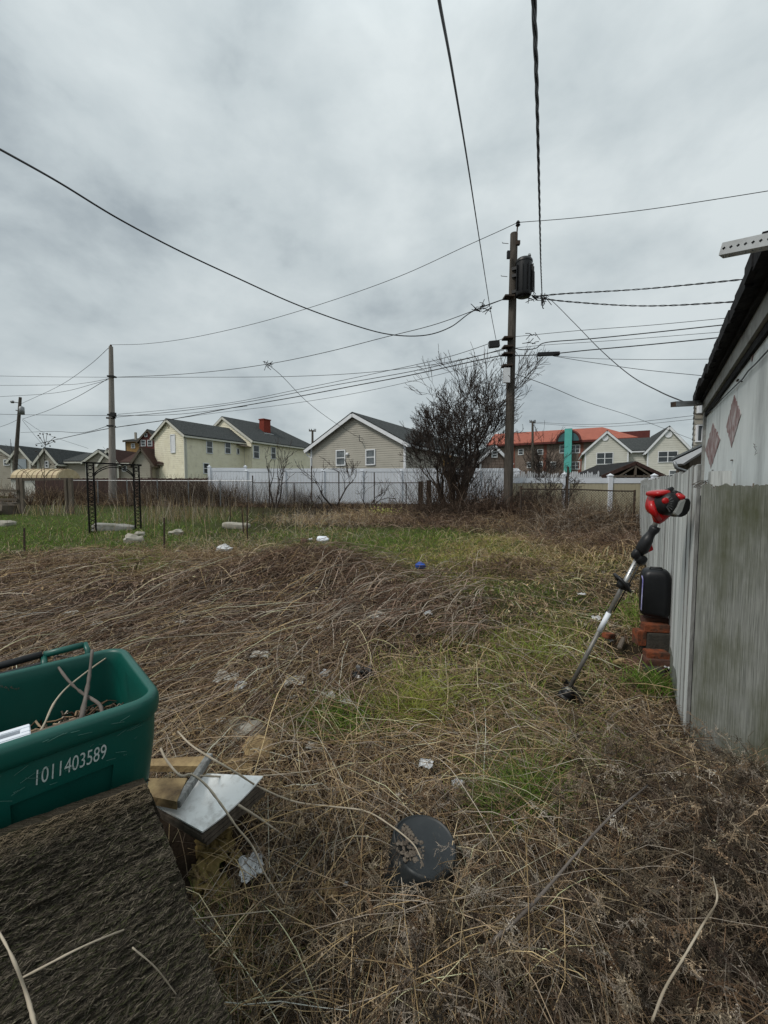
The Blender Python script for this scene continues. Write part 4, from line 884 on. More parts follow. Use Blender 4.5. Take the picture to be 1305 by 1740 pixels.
# ------------------------------------------------------------------ stuff: tangles of dead stems
PAL = {'tan': [(.46, .335, .185), (.32, .225, .115), (.58, .455, .285), (.18, .12, .062)], 'brown': [(.18, .115, .069), (.10, .062, .038), (.26, .178, .112), (.36, .27, .18)], 'purple': [(.165, .10, .07), (.25, .17, .125), (.085, .052, .036), (.42, .32, .25)],
       'dark': [(.055, .037, .027), (.08, .055, .041), (.035, .025, .019), (.12, .088, .066)], 'grey': [(.28, .235, .19), (.165, .13, .10), (.44, .38, .31)], 'fore': [(.082, .062, .042), (.13, .102, .070), (.042, .033, .024), (.26, .21, .15)]}
def pick(names, n, jit=.18):
    pal = np.array(sum([PAL[k] for k in names], [])); c = pal[RNG.integers(0, len(pal), n)]
    return np.clip(c*(1+jit*RNG.normal(size=(n, 1))), .01, .6)
def arcs(n, cx, cy, sx, sy, L, el, droop, r, names, K=6, az=None, azs=9, wob=.12, sides=3, box=False):
    x = cx+(RNG.uniform(-1, 1, n)*sx if box else RNG.normal(size=n)*sx); y = cy+(RNG.uniform(-1, 1, n)*sy if box else RNG.normal(size=n)*sy)
    a = RNG.uniform(0, 2*PI, n) if az is None else az+RNG.normal(size=n)*azs
    e = RNG.uniform(el[0], el[1], n); Ls = RNG.uniform(L[0], L[1], n); t = np.linspace(0, 1, K)[None, :]
    P = np.zeros((n, K, 3)); hor = Ls[:, None]*np.cos(e)[:, None]*t; D = RNG.uniform(droop[0], droop[1], n)[:, None]
    bend = np.cumsum(RNG.normal(size=(n, K))*wob, 1); aa = a[:, None]+bend*t
    P[:, :, 0] = x[:, None]+hor*np.cos(aa); P[:, :, 1] = y[:, None]+hor*np.sin(aa)
    zz = Ls[:, None]*(np.sin(e)[:, None]*t-D*t*t)
    P[:, :, 2] = gz(P[:, :, 0], P[:, :, 1])*.5+gz(x, y)[:, None]*.5+zz+np.cumsum(RNG.normal(size=(n, K))*.01, 1)
    P[:, :, 2] = np.maximum(P[:, :, 2], gz(P[:, :, 0], P[:, :, 1])-.02)
    R = RNG.uniform(r[0], r[1], n)[:, None]*(1-.6*t)*np.ones((n, K))
    return np_tubes(P, R, pick(names, n), sides)
def stuff(name, label, cat, parts, m='straw'):
    V, F, C = merge(parts); o = np_mesh(name, V, F, M[m], None, C); tag(o, label, cat, kind='stuff'); return o
stuff('vine_hedge', 'dark bare vines and dead stalks smothering the far left fences', 'brush', [
    arcs(3200, fpx(305, 20), 20.0, 1.7, .5, (.5, 1.4), (.3, 1.5), (.1, .7), (.005, .01), ['dark', 'brown'], wob=.25),
    arcs(2600, fpx(200, 21.8), 21.8, 4.2, .4, (.4, 1.3), (.5, 1.5), (.1, .5), (.005, .009), ['dark', 'dark', 'brown'], wob=.25, box=True),
    arcs(1300, fpx(330, 19.8), 19.6, 1.2, .4, (1.0, 1.9), (1.1, 1.5), (.1, .4), (.005, .009), ['dark', 'grey'], wob=.15),
    arcs(900, fpx(80, 20), 20.0, 2.5, .5, (.5, 1.5), (.8, 1.5), (.1, .4), (.006, .010), ['dark', 'brown'], wob=.2, box=True)])
stuff('dead_stalks', 'thin upright dead weed stalks standing behind the arbor and in front of the chain link fence', 'weeds', [
    arcs(240, fpx(300, 13), 13.0, .9, .8, (.5, 1.15), (1.1, 1.55), (.0, .2), (.0035, .006), ['grey', 'tan'], wob=.08),
    arcs(300, fpx(310, 14), 14.0, 1.1, 1.2, (.4, .9), (.9, 1.5), (.0, .3), (.003, .005), ['grey', 'brown'], wob=.15),
    arcs(420, fpx(430, 19), 19.3, 1.6, .3, (.6, 1.5), (1.2, 1.55), (.0, .15), (.004, .008), ['grey', 'dark'], wob=.08),
    arcs(160, fpx(505, 19), 18.9, 1.0, .3, (.7, 1.4), (1.0, 1.5), (.0, .4), (.004, .007), ['grey', 'dark'], wob=.2),
    arcs(220, fpx(520, 19), 18.8, .45, .2, (.8, 1.3), (1.0, 1.5), (.2, .6), (.004, .007), ['grey', 'dark'], wob=.3),
    arcs(100, fpx(90, 15), 15.0, .7, .4, (.4, .9), (1.1, 1.5), (.0, .3), (.004, .008), ['grey', 'tan'], wob=.1),
    arcs(130, fpx(490, 13.5), 15.5, 2.6, 1.4, (.25, .6), (.9, 1.5), (.0, .3), (.003, .005), ['tan', 'grey'], wob=.12),
    arcs(200, fpx(250, 9.5), 9.5, 1.6, .8, (.15, .45), (.7, 1.4), (.1, .5), (.0025, .004), ['tan', 'grey'], wob=.2),
    arcs(26, fpx(275, 9.3), 9.3, 1.9, .4, (.4, .8), (1.3, 1.55), (.0, .1), (.004, .006), ['tan'], wob=.05)])
stuff('brush', 'brown arching brush heaped along the foot of the bare tree and the white fence', 'brush', [
    arcs(2600, fpx(760, 12.5), 12.6, 1.6, .7, (.4, 1.1), (.3, 1.3), (.4, 1.0), (.0035, .006), ['brown', 'purple', 'dark'], wob=.2),
    arcs(800, fpx(775, 14.2), 14.3, .85, .4, (1.0, 3.0), (.9, 1.5), (.0, .35), (.004, .008), ['dark'], wob=.12), arcs(1500, fpx(800, 13.4), 13.4, 1.3, .3, (.5, 1.5), (.5, 1.5), (.1, .7), (.004, .008), ['dark'], wob=.25), arcs(1800, fpx(880, 13.3), 13.2, .9, .3, (.6, 1.7), (.6, 1.5), (.1, .5), (.004, .007), ['dark', 'purple'], wob=.2),
    arcs(1200, fpx(655, 13.5), 13.6, .9, .7, (.4, 1.1), (.4, 1.2), (.4, .9), (.0035, .006), ['brown', 'tan'], az=2.6, azs=.8, wob=.12),
    arcs(1100, fpx(545, 12.5), 12.8, .9, .7, (.3, .8), (.6, 1.4), (.2, .8), (.0035, .006), ['tan', 'grey'], wob=.15),
    arcs(1700, fpx(890, 11.5), 11.5, 1.0, .6, (.3, 1.0), (.3, 1.3), (.4, 1.0), (.003, .006), ['brown', 'tan', 'dark'], wob=.2),
    arcs(2200, fpx(545, 19), 18.7, 3.8, .35, (.2, .7), (.5, 1.4), (.2, .9), (.004, .008), ['dark', 'brown'], wob=.2, box=True),
    arcs(700, fpx(690, 17), 17.2, 1.3, .5, (.3, .8), (.5, 1.4), (.2, .9), (.004, .008), ['dark', 'brown'], wob=.2)])
stuff('vine_mound', 'tangled mound of bare vines heaped over the chain link fence beside the board fence', 'brush', [
    arcs(2600, fpx(1005, 10.4), 10.4, .95, .4, (.5, 1.35), (.5, 1.5), (.4, 1.1), (.003, .006), ['brown', 'dark', 'grey'], wob=.25),
    arcs(2000, fpx(1030, 8.8), 8.8, .8, .7, (.3, .95), (.3, 1.3), (.4, 1.0), (.003, .0055), ['brown', 'dark', 'purple'], wob=.25),
    arcs(1300, fpx(960, 9.0), 9.0, 1.3, .9, (.2, .6), (.2, 1.1), (.4, 1.0), (.0025, .0045), ['tan', 'brown'], wob=.25),
    arcs(2600, fpx(1025, 10.7), 10.7, .75, .25, (.7, 1.6), (.7, 1.5), (.2, .8), (.003, .006), ['brown', 'dark', 'grey'], wob=.25), arcs(900, fpx(930, 11.8), 11.8, .5, .25, (.6, 1.4), (.7, 1.5), (.2, .8), (.003, .006), ['dark', 'brown'], wob=.25),
    arcs(120, fpx(1035, 7.6), 7.6, .5, .4, (.5, 1.0), (.6, 1.2), (.6, 1.1), (.004, .006), ['tan'], az=.9, azs=.5, wob=.1),
    arcs(500, fpx(925, 12.2), 12.3, .8, .4, (.4, 1.1), (.6, 1.5), (.3, .9), (.0035, .006), ['dark', 'brown'], wob=.25)])
# ------------------------------------------------------------------ arbor
def arbor():
    R = thing('garden_arbor', 'black wrought iron garden arbor with lattice sides standing on the grass', 'arbor')
    A = onground(158, 908); B = onground(235, 899); z0 = min(A.z, B.z)-.05; zt = at(190, 788, 10.7).z
    u = Vector((B.x-A.x, B.y-A.y, 0)).normalized(); v = Vector((-u.y, u.x, 0)); w = .145
    for P, nm in ((A, 0), (B, 1)):
        for s in (-1, 1):
            q = P+u*(s*.075); m = MB(); m.tube([(q.x, q.y, z0), (q.x, q.y, zt)], .021, 8); m.build('upright', M['iron'], R)
        lat = MB(); n = 14
        for k in range(n):
            za = z0+.06+(zt-z0-.5)*k/n; zb = z0+.06+(zt-z0-.5)*(k+1)/n; a, b = P-u*.075, P+u*.075
            lat.tube([(a.x, a.y, za), (b.x, b.y, zb)], .009, 5); lat.tube([(a.x, a.y, zb), (b.x, b.y, za)], .009, 5)
        for zz in (zt-.06, zt-.18, zt-.42, z0+.05): a, b = P-u*.075, P+u*.075; lat.tube([(a.x, a.y, zz), (b.x, b.y, zz)], .011, 5)
        for c_, rr in ((zt-.12, .045), (zt-.30, .055)):
            lat.tube([(P.x+u.x*rr*math.cos(t), P.y+u.y*rr*math.cos(t), c_+rr*math.sin(t)) for t in [i*2*PI/12 for i in range(13)]], .009, 4)
        lat.build('lattice', M['iron'], R)
    t = MB(); a, b = A-u*.16, B+u*.14
    for s in (-.02, .02): t.beam((a.x+v.x*s, a.y+v.y*s, zt+.0), (b.x+v.x*s, b.y+v.y*s, zt+.0), .025, .04)
    t.build('top_bar', M['iron'], R)
    c = MB(); a, b = A+u*.075, B-u*.075
    for off in (0, .05): c.tube([(a.x+(b.x-a.x)*k/16, a.y+(b.y-a.y)*k/16, zt-.30-off+.26*math.sin(PI*k/16)**.7) for k in range(17)], .014, 6)
    c.build('arch', M['iron'], R)
arbor()
# ------------------------------------------------------------------ wooden rail fence, shed, posts, slabs
R = thing('rail_fence', 'old grey wooden rail fence ending in twin posts in front of the yellow shed', 'fence')
y = 15.5
for px, w in ((31, .12), (37, .13), (112, .10), (120, .14)):
    a = at(px, 812, y); x = fpx(px, y); MB().prism([(x-w/2, y, .4), (x+w/2, y, .4), (x+w/2-.02, y, a.z), (x-w/2, y, a.z+random.uniform(-.02, .03))], (0, .1, 0)).build('post', M['wood_brown'], R)
for pya, pyb, x0, x1 in ((833, 834, -30, 30), (848, 849, -30, 30)):
    MB().beam(at(x0, pya, y-.03), at(x1, pyb, y-.03), .05, .09).build('rail', M['wood_brown'], R)
MB().beam(at(40, 816, y), at(112, 814.5, y+.2), .03, .05).build('rail', M['wood_brown'], R)
R = thing('yellow_shed', 'low shed with pale yellow barrel roof behind the wooden rail fence', 'shed')
y = 24; xa, xb = fpx(17, y), fpx(97, y); zt = fz(796, y); ze = fz(812, y)
pr = [(y+.1+.9*(1-math.cos(PI*k/10)), ze+(zt-ze)*math.sin(PI*k/10)) for k in range(11)]
m = MB(); m.prism([(xa, a, b) for a, b in pr], (xb-xa, 0, 0)); ro = m.build('roof', M['shed_roof'], R)
for k in range(9):
    x = xa+.35+(xb-xa-.4)*k/8; m = MB(); m.tube([(x, a-.01, b+.008) for a, b in pr], .02, 4); m.build('seam', M['pink'] if k % 3 == 1 else M['shed_roof'], ro)
MB().prism([(xa-.03, a, b+.02) for a, b in pr], (.028, 0, 0)).build('gable_end', M['tanside'], R)
MB().bb(xa, xb, y+.12, y+1.9, .75, ze-.02).build('wall', M['offwhite'], R)
MB().bb(xa-.1, xb+.1, y+.02, y+.1, ze-.07, ze+.0).build('eave_board', M['wood_brown'], R)
def tpost(label, px, pt, pb, tilt=0):
    p = onground(px, pb); t = at(px+tilt, pt, p.y); m = MB(); t.y = p.y
    m.beam((p.x, p.y, p.z-.1), t, .035, .006); m.beam((p.x, p.y+.012, p.z-.1), (t.x, t.y+.012, t.z), .006, .03)
    o = m.build('fence_stake', M['rust']); tag(o, label, 'stake', 'dark metal stakes left in the grass')
tpost('short thick dark metal stake in the lawn nearest the left edge', 41, 897, 938)
tpost('dark metal stake beside the pale rubble right of the arbor', 279, 880, 938)
tpost('tall dark metal stake beside the long flat stone', 420, 853, 918)
tpost('thin leaning dark stake just left of the tall stake by the flat stone', 414, 862, 905, -3)
tpost('thin pale stake behind the flat stone in front of the white fence', 391, 835, 892)
tpost('dark stake in the weeds below the sapling', 447, 868, 886)
tpost('dark stake in the weeds behind the crushed container', 556, 860, 886)
for lab, p, sz, rz, m_ in (('long cracked grey concrete curb lying under the black arbor', (194, 901), (1.05, .34, .26), .22, 'concrete'), ('long flat pale stone lying in the weeds', (402, 897), (.75, .5, .2), .05, 'stone'), ('thin pale slab lying near the far chain link fence', (360, 859), (.55, .3, .1), 0, 'concrete')):
    g = onground(*p); Mx = Matrix.Rotation(rz, 3, 'Z') @ Matrix.Rotation(.08, 3, 'Y'); o = MB().blob((g.x, g.y, g.z+.05), sz, Mx, nu=28, nv=14, amp=.10, fr=5, seed=rz*10+1, sq=.42).build('concrete_slab', M[m_], None, True); tag(o, lab, 'slab')
KEEP = []
def rock(name, label, px, py, size, m_, seed, cat, sq=.7, amp=.35, group=None, lift=.25):
    g = onground(px, py); k = size/FPX*(g.y); KEEP.append((g.x, g.y, k*.42))
    o = MB().blob((g.x, g.y, g.z+k*lift), (k*1.0, k*.8, k*.62), Matrix.Rotation(seed*1.7, 3, 'Z'), nu=30 if m_ == 'foam' else 16, nv=18 if m_ == 'foam' else 10, amp=amp, fr=9 if m_ == 'foam' else 4, seed=seed, sq=sq).build(name, M[m_], None, 30 if m_ == 'foam' else 50); tag(o, label, cat, group); return o
rock('stone', 'pale rounded stone right of the metal stake in the grass', 303, 943, 15, 'stone', 3, 'stone')
rock('rubble', 'flat pale rubble lying at the foot of the arbor', 226, 921, 34, 'stone', 5, 'rubble', amp=.5, lift=.02)
rock('rubble', 'small broken rubble lump between the arbor and the stake', 238, 912, 15, 'stone', 6, 'rubble')
rock('rubble', 'pale board scraps and rubble behind the stake', 300, 908, 22, 'stone', 8, 'rubble', amp=.5, lift=.02)
rock('rubble', 'brick and board heap at the left edge of the lawn', 8, 873, 44, 'wood_brown', 9, 'rubble', sq=.4, lift=.15)
rock('rubble', 'grey rubble lump at the left edge in the grass', 12, 893, 26, 'stone', 10, 'rubble', lift=.05)
rock('rag', 'crumpled white rag at the end of the stick heap', 380, 941, 24, 'paper', 11, 'rag', amp=.7)
rock('dark_lump', 'dark charred lump left of the crushed container', 517, 924, 15, 'brick_dk', 12, 'lump')
rock('crumpled_ball', 'crumpled bright blue plastic ball on the grass', 714, 976, 19, 'blue', 13, 'ball', sq=.95, amp=.25, lift=.8)
rock('stone', 'yellowish brown stone half buried in front of the white tile', 440, 1288, 62, 'ply', 14, 'stone', sq=.4, lift=.1)
rock('stone', 'pale stone half hidden in straw beside the white scraps', 425, 1245, 60, 'stone', 15, 'stone', lift=-.1)
rock('stone', 'grey stone buried in straw near the black bag', 398, 1232, 36, 'stone', 16, 'stone', lift=-.05)
# crushed container
g = onground(548, 922); m = MB(); Mx = Matrix.Rotation(.2, 3, 'Z') @ Matrix.Rotation(.5, 3, 'X')
m.blob((g.x, g.y, g.z+.06), (.27, .2, .13), Mx, nu=18, nv=8, amp=.25, fr=3, seed=2, sq=.5); o = m.build('crushed_container', M['vinyl'], None, True); tag(o, 'crushed pale container lying at the edge of the green grass', 'container')
# yellow blossoms
bl = MB()
for k in range(150):
    p = at(random.gauss(650, 13), random.gauss(872, 4.5), 14+random.uniform(-.3, .3)); bl.blob(p, (.05, .05, .045), nu=5, nv=3)
o = bl.build('yellow_bush', M['yellow'], None, True); tag(o, 'small pale yellow bush at the foot of the white fence', 'bush')
R = thing('gate_posts', 'pair of short thick dark posts just left of the bare tree', 'post', (0, 0, 0))
for px, pt in ((715, 818), (729, 816)): a = at(px, pt, 15.4); MB().bb(a.x-.085, a.x+.085, 15.4, 15.55, .4, a.z).build('post', M['rust'], R)
# ------------------------------------------------------------------ brick stack, case and planks by the fence
RB = Matrix.Rotation(math.atan2(.6, 1)*-1, 3, 'Z')
def brick(label, px, py, y, size, rz, m_, name='brick', cat='brick', tilt=0, group=None):
    c = at(px, py, y); KEEP.append((c.x, c.y-.03, max(size[:2])*.55)); Mx = Matrix.Rotation(rz, 3, 'Z') @ Matrix.Rotation(tilt, 3, 'Y'); m = MB(); m.box((0, 0, 0), size, Mx)
    o = link_mesh(name, m.mesh(name, False, .006), M[m_], None); o.location = c; tag(o, label, cat, group or 'bricks stacked and scattered by the board fence'); return o
y = 3.34
brick('dark brick right under the black case, topmost of its stack', 1114, 1054, y+.1, (.21, .10, .065), -.12, 'brick_dk')
brick('orange brick lying on the dark block in the stack', 1114, 1066, y, (.205, .10, .062), -.12, 'brick')
o = brick('square dark block in the middle of the brick stack', 1114, 1089, y, (.185, .16, .165), -.12, 'cinder', 'masonry_block', 'block')
brick('orange brick standing on end left of the dark block', 1086, 1082, y+.02, (.07, .10, .125), -.05, 'brick')
brick('bright orange brick under the dark block, lowest of the stack', 1115, 1112, y-.12, (.17, .10, .06), -.18, 'brick')
brick('mossy dark brick in the dirt below the stack', 1110, 1139, y-.22, (.13, .11, .055), -.2, 'cinder')
brick('brown brick beside the plank at the fence foot', 1131, 1128, y-.18, (.15, .10, .06), -.35, 'brick_dk')
brick('second dark brick half buried under the stack', 1112, 1122, y-.14, (.19, .14, .05), -.1, 'brick_dk')
brick('red brick fragment lying in the grass by the trimmer shaft', 1034, 1080, 3.62, (.11, .07, .045), .5, 'brick', tilt=.1)
brick('brown plank scrap lying across the dirt near the red brick fragment', 1056, 1092, 3.5, (.035, .30, .02), -.65, 'wood_brown', 'plank', 'plank', group='wood scraps in the dirt by the bricks')
brick('short tan plank scrap lying nearest the trimmer in the dirt', 1052, 1123, 3.3, (.13, .045, .02), .5, 'ply', 'plank', 'plank', group='wood scraps in the dirt by the bricks')
rock('brick_rubble', 'crumbled red brick rubble spread in the dirt below the stack', 1085, 1130, 60, 'brick_dk', 4, 'rubble', amp=.5, lift=-.18)
p0, p1 = at(1134, 1085, 3.42), at(1158, 1160, 2.62)
m = MB(); m.prism([p0+Vector((0, 0, .0)), p1+Vector((0, 0, .03)), p1+Vector((-.01, 0, -.16)), p0+Vector((-.02, 0, -.16))], (.02, -.012, 0)); o = m.build('plank', M['wood_moss']); tag(o, 'long plank leaning along the foot of the board fence', 'plank')
def case():
    c0 = at(1113, 1050, 3.32)
    R = thing('black_case', 'glossy black upright case with pale piping standing on the bricks', 'case', c0, -.50)
    def rr(x0, x1, y0, y1, r, z, n=6):
        out = []
        for cx, cy, a0 in ((x1-r, y0+r, -PI/2), (x1-r, y1-r, 0), (x0+r, y1-r, PI/2), (x0+r, y0+r, PI)):
            for k in range(n+1): a = a0+PI/2*k/n; out.append((cx+r*math.cos(a), cy+r*math.sin(a), z))
        return out
    H = .405; w = .108; rings = []
    for z, i in ((0, .025), (.012, .008), (.04, 0), (H*.5, -.003), (H-.07, 0), (H-.045, .004), (H-.024, .013), (H-.008, .028), (H, .05)): rings.append(rr(-w+i, w-i, 0+i, .20-i, .055, z))
    MB().loft(rings).build('shell', M['blk_case'], R, True)
    MB().tube([(-w+.012, .006, .05), (-w+.008, .002, .06), (-w+.010, -.003, H*.5), (-w+.012, .0, H-.09), (-w+.004, .004, H-.055)], .0045, 6).build('piping', M['violet'], R, True)
    MB().tube([(-.045, .06, H-.012), (-.04, .06, H+.012), (.04, .06, H+.012), (.045, .06, H-.012)], .009, 6).build('handle', M['blk'], R, True)
case()
# ------------------------------------------------------------------ string trimmer
def trimmer():
    y0 = 2.47; B = at(965, 1174, onground(965, 1188).y-.02); T = at(1117, 884, y0); a = (T-B).normalized(); L = (T-B).length
    nrm_ = Vector((0, 1, 0)); r = a.cross(nrm_).normalized(); r = r if r.x > 0 else -r; n = r.cross(a); n = n if n.y > 0 else -n
    R = thing('string_trimmer', 'red and black string trimmer leaning its engine on the board fence', 'string trimmer', B)
    Mx = Matrix((r, n, a)).transposed()
    if Mx.determinant() < 0: Mx = Matrix((r, -n, a)).transposed()
    R.rotation_euler = Mx.to_euler(); KEEP.append((B.x+.03, B.y+.02, .17)); KEEP.append((B.x+.0, B.y-.15, .12))
    px = y0/FPX; S = L/326
    # local: x right of shaft in view, z along shaft; y is away (or toward) camera
    away = 1 if (Mx @ Vector((0, 1, 0))).y > 0 else -1
    MB().tube([(0, 0, -.02), (0, 0, 126*S)], .0135, 12).build('lower_shaft', M['alu_dirty'], R, True)
    MB().tube([(0, 0, 124*S), (0, 0, 160*S)], .0155, 12).build('white_band', M['vinyl'], R, True)
    MB().tube([(0, 0, 158*S), (0, 0, 258*S)], .0138, 12).build('shaft', M['alu'], R, True)
    m = MB()
    for k, (w, h) in enumerate(((.004, .012), (.006, .003), (.005, .011), (.006, .004), (.004, .012), (.006, .009), (.004, .003))): m.box((-.0055+.0005*k, -away*.0128, 234*S+k*.0155), (w, .003, h), Matrix.Rotation(.2*k, 3, 'Y'))
    m.build('lettering', M['blk'], R)
    MB().tube([(0, 0, 312*S), (0, 0, 340*S)], .0145, 12).build('upper_shaft', M['alu'], R, True)
    MB().tube([(.016, -away*.012, 165*S), (.022, -away*.012, 220*S), (.022, -away*.012, 255*S)], .004, 6).build('throttle_cable', M['blk'], R, True)
    # loop handle (clamped under the trigger)
    zh = 213*S; m = MB(); P = [(.085*math.sin(t)-.012, -away*(.055-.055*math.cos(t)) , zh+.075*math.sin(t)*-1) for t in [i*2*PI/20 for i in range(21)]]
    m.tube([(-.068, 0, zh+.038), (-.060, -away*.035, zh+.036), (-.02, -away*.06, zh+.012), (.022, -away*.05, zh-.016), (.036, 0, zh-.026), (.022, away*.05, zh-.016), (-.02, away*.06, zh+.012), (-.060, away*.035, zh+.036), (-.068, 0, zh+.038)], .0115, 8); m.box((.0, 0, zh-.005), (.06, .05, .05)); m.build('loop_handle', M['blk'], R, True)
    # trigger housing and grip
    m = MB(); m.tube([(.0, 0, 268*S), (.0, 0, 275*S), (.0, 0, 292*S), (.002, 0, 305*S)], [.020, .038, .034, .022], 12); m.blob((.022, 0, 260*S), (.075, .05, .065), nu=14, nv=8, sq=.75); m.blob((-.020, 0, 266*S), (.05, .045, .065), nu=12, nv=8, sq=.7); m.build('trigger_housing', M['blk'], R, True)
    # the grip overlaps the upper part of the shaft
    m = MB(); m.tube([(.0, 0, 296*S), (.004, 0, 306*S), (.005, 0, 330*S), (.004, 0, 336*S)], [.022, .024, .023, .02], 12); 
    G0, G1 = 270*S, 316*S
    m = MB(); m.tube([(.003, 0, G0), (.004, 0, G0+.03), (.006, 0, G1-.05), (.010, 0, G1-.02), (.010, 0, G1)], [.023, .0245, .023, .030, .027], 14); m.build('grip', M['blk'], R, True)
    m = MB(); m.prism([(.024, -.012, 271*S), (.062, -.012, 281*S), (.026, -.012, 291*S)], (0, .024, 0)); m.build('trigger', M['red'], R, False, .004)
    m = MB(); m.prism([(-.020, -.01, 281*S), (-.031, -.01, 284*S), (-.031, -.01, 293*S), (-.020, -.01, 299*S)], (0, .02, 0)); m.build('lock_lever', M['red'], R, False, .003)
    # engine, built from points seen in the view so that its outline follows the photograph
    inv = Mx.transposed()
    def loc(px_, py_, dy=0): return inv @ (at(px_, py_, y0+dy)-B)
    e0 = loc(1121, 888); ce = loc(1128, 858); 
    def ell(px_, py_, w, h, rot, dep, dy=0, sq=.8, amp=0):
        c = loc(px_, py_, dy); Q = inv @ Matrix.Rotation(rot, 3, 'Y'); m_ = MB(); m_.blob(c, (w*px, dep, h*px), Q, nu=22, nv=14, sq=sq, amp=amp, fr=5); return m_
    m = MB(); A, D = loc(1116, 889), loc(1127, 862)
    m.tube([A, A.lerp(D, .25), A.lerp(D, .6), D], [.018, .035, .052, .066], 16); m.build('clutch_cone', M['red'], R, True)
    m = ell(1122, 855, 38, 46, .30, .16, .03, .8); m.build('engine_cover', M['red'], R, True)
    m = MB(); m.tube([loc(1106, 852, -.05), loc(1109, 868, -.06), loc(1120, 884, -.05)], [.016, .022, .016], 8); m.build('side_rib', M['red'], R, True)
    m = ell(1130, 856, 33, 40, .12, .17, -.02, .8); m.build('starter_housing', M['blk'], R, True)
    st = MB()
    for k in range(7):
        an = -1.0+k*.33; q = loc(1130+math.cos(an)*10, 856-math.sin(an)*11, -.100); st.box(q, (.006, .006, .035), inv @ Matrix.Rotation(-an+PI/2, 3, 'Y'))
    st.build('cooling_slot', M['cable_grey'], R)
    c = loc(1129, 851, -.10); m = MB(); m.lathe([(.016, 0), (.019, -.004), (.019, -.012), (.014, -.016)], 18, inv @ Matrix.Rotation(-PI/2, 3, 'X').to_3x3(), c); m.build('starter_knob', M['red'], R, True)
    m = ell(1118, 838, 30, 11, -.12, .13, 0, .7); m.build('top_cover', M['red'], R, True)
    m = MB(); m.tube([loc(1130, 837, -.02), loc(1137, 833, -.02), loc(1143, 829.5, -.02)], [.018, .016, .012], 8); m.build('spark_plug_boot', M['blk'], R, True)
    m = ell(1144, 841, 22, 15, .35, .10, .03, .7); m.build('muffler_cover', M['blk'], R, True)
    m = MB(); c = loc(1155.5, 844, -.075); m.lathe([(.018, -.012), (.025, -.010), (.027, .0), (.025, .012), (.018, .016)], 20, inv @ Matrix.Rotation(.25, 3, 'Y') @ Matrix.Rotation(.5, 3, 'X'), c); m.build('fuel_cap', M['red'], R, True)
    P = [(1150, 876), (1146, 872), (1155, 853), (1163, 849), (1168, 848), (1160, 870), (1153, 877)]
    m = MB(); m.prism([loc(a_, b_, -.11) for a_, b_ in P], inv @ Vector((0, .14, 0))); m.build('fuel_tank', M['tank'], R, False, .004)
    P = [(1152, 877.5), (1158, 869), (1165, 848.5), (1171, 846.5), (1174.5, 853), (1173, 866), (1167, 875), (1158, 879)]
    m = MB(); m.prism([loc(a_, b_, -.112) for a_, b_ in P], inv @ Vector((0, .145, 0))); m.build('rear_guard', M['blk'], R, False, .004)
    m = ell(1141, 871, 20, 11, .5, .10, -.01, .8); m.build('carburettor', M['alu_dirty'], R, True)
    # head and guard at the ground
    m = MB(); m.blob((.004, 0, -.02), (.085, .085, .07), inv @ Matrix.Rotation(.5, 3, 'Y'), nu=20, nv=8, sq=.7); m.build('cutting_head', M['blk'], R, True); m = MB(); m.lathe([(.018, -.03), (.03, -.02), (.03, .01), (.016, .04)], 14, Matrix.Identity(3), (0, 0, -.01)); m.build('gear_head', M['alu_dirty'], R, True)
    # guard: a curved apron hanging on the right side of the gear head
    q = []; Q = []; q2 = []; nG = 12
    for k in range(nG+1):
        an = -1.25+k*2.6/nG; v_ = Vector((math.cos(an), math.sin(an)*away, 0))
        Q.append(v_*.022+Vector((0, 0, .035))); q.append(v_*.115+Vector((0, 0, .025-.03*math.cos(an)))); q2.append(v_*.125+Vector((0, 0, -.05-.02*math.cos(an))))
    m = MB(); m.add(q+Q, [(k, k+1, nG+1+k+1, nG+1+k) for k in range(nG)]); m.add(q+q2, [(k, k+1, nG+1+k+1, nG+1+k) for k in range(nG)]); g_ = m.build('guard', M['blk'], R, True)
    m = MB(); m.lathe([(.03, -.075), (.045, -.07), (.05, -.05), (.045, -.03), (.02, -.025)], 18); m.build('line_spool', M['blk'], R, True)
trimmer()
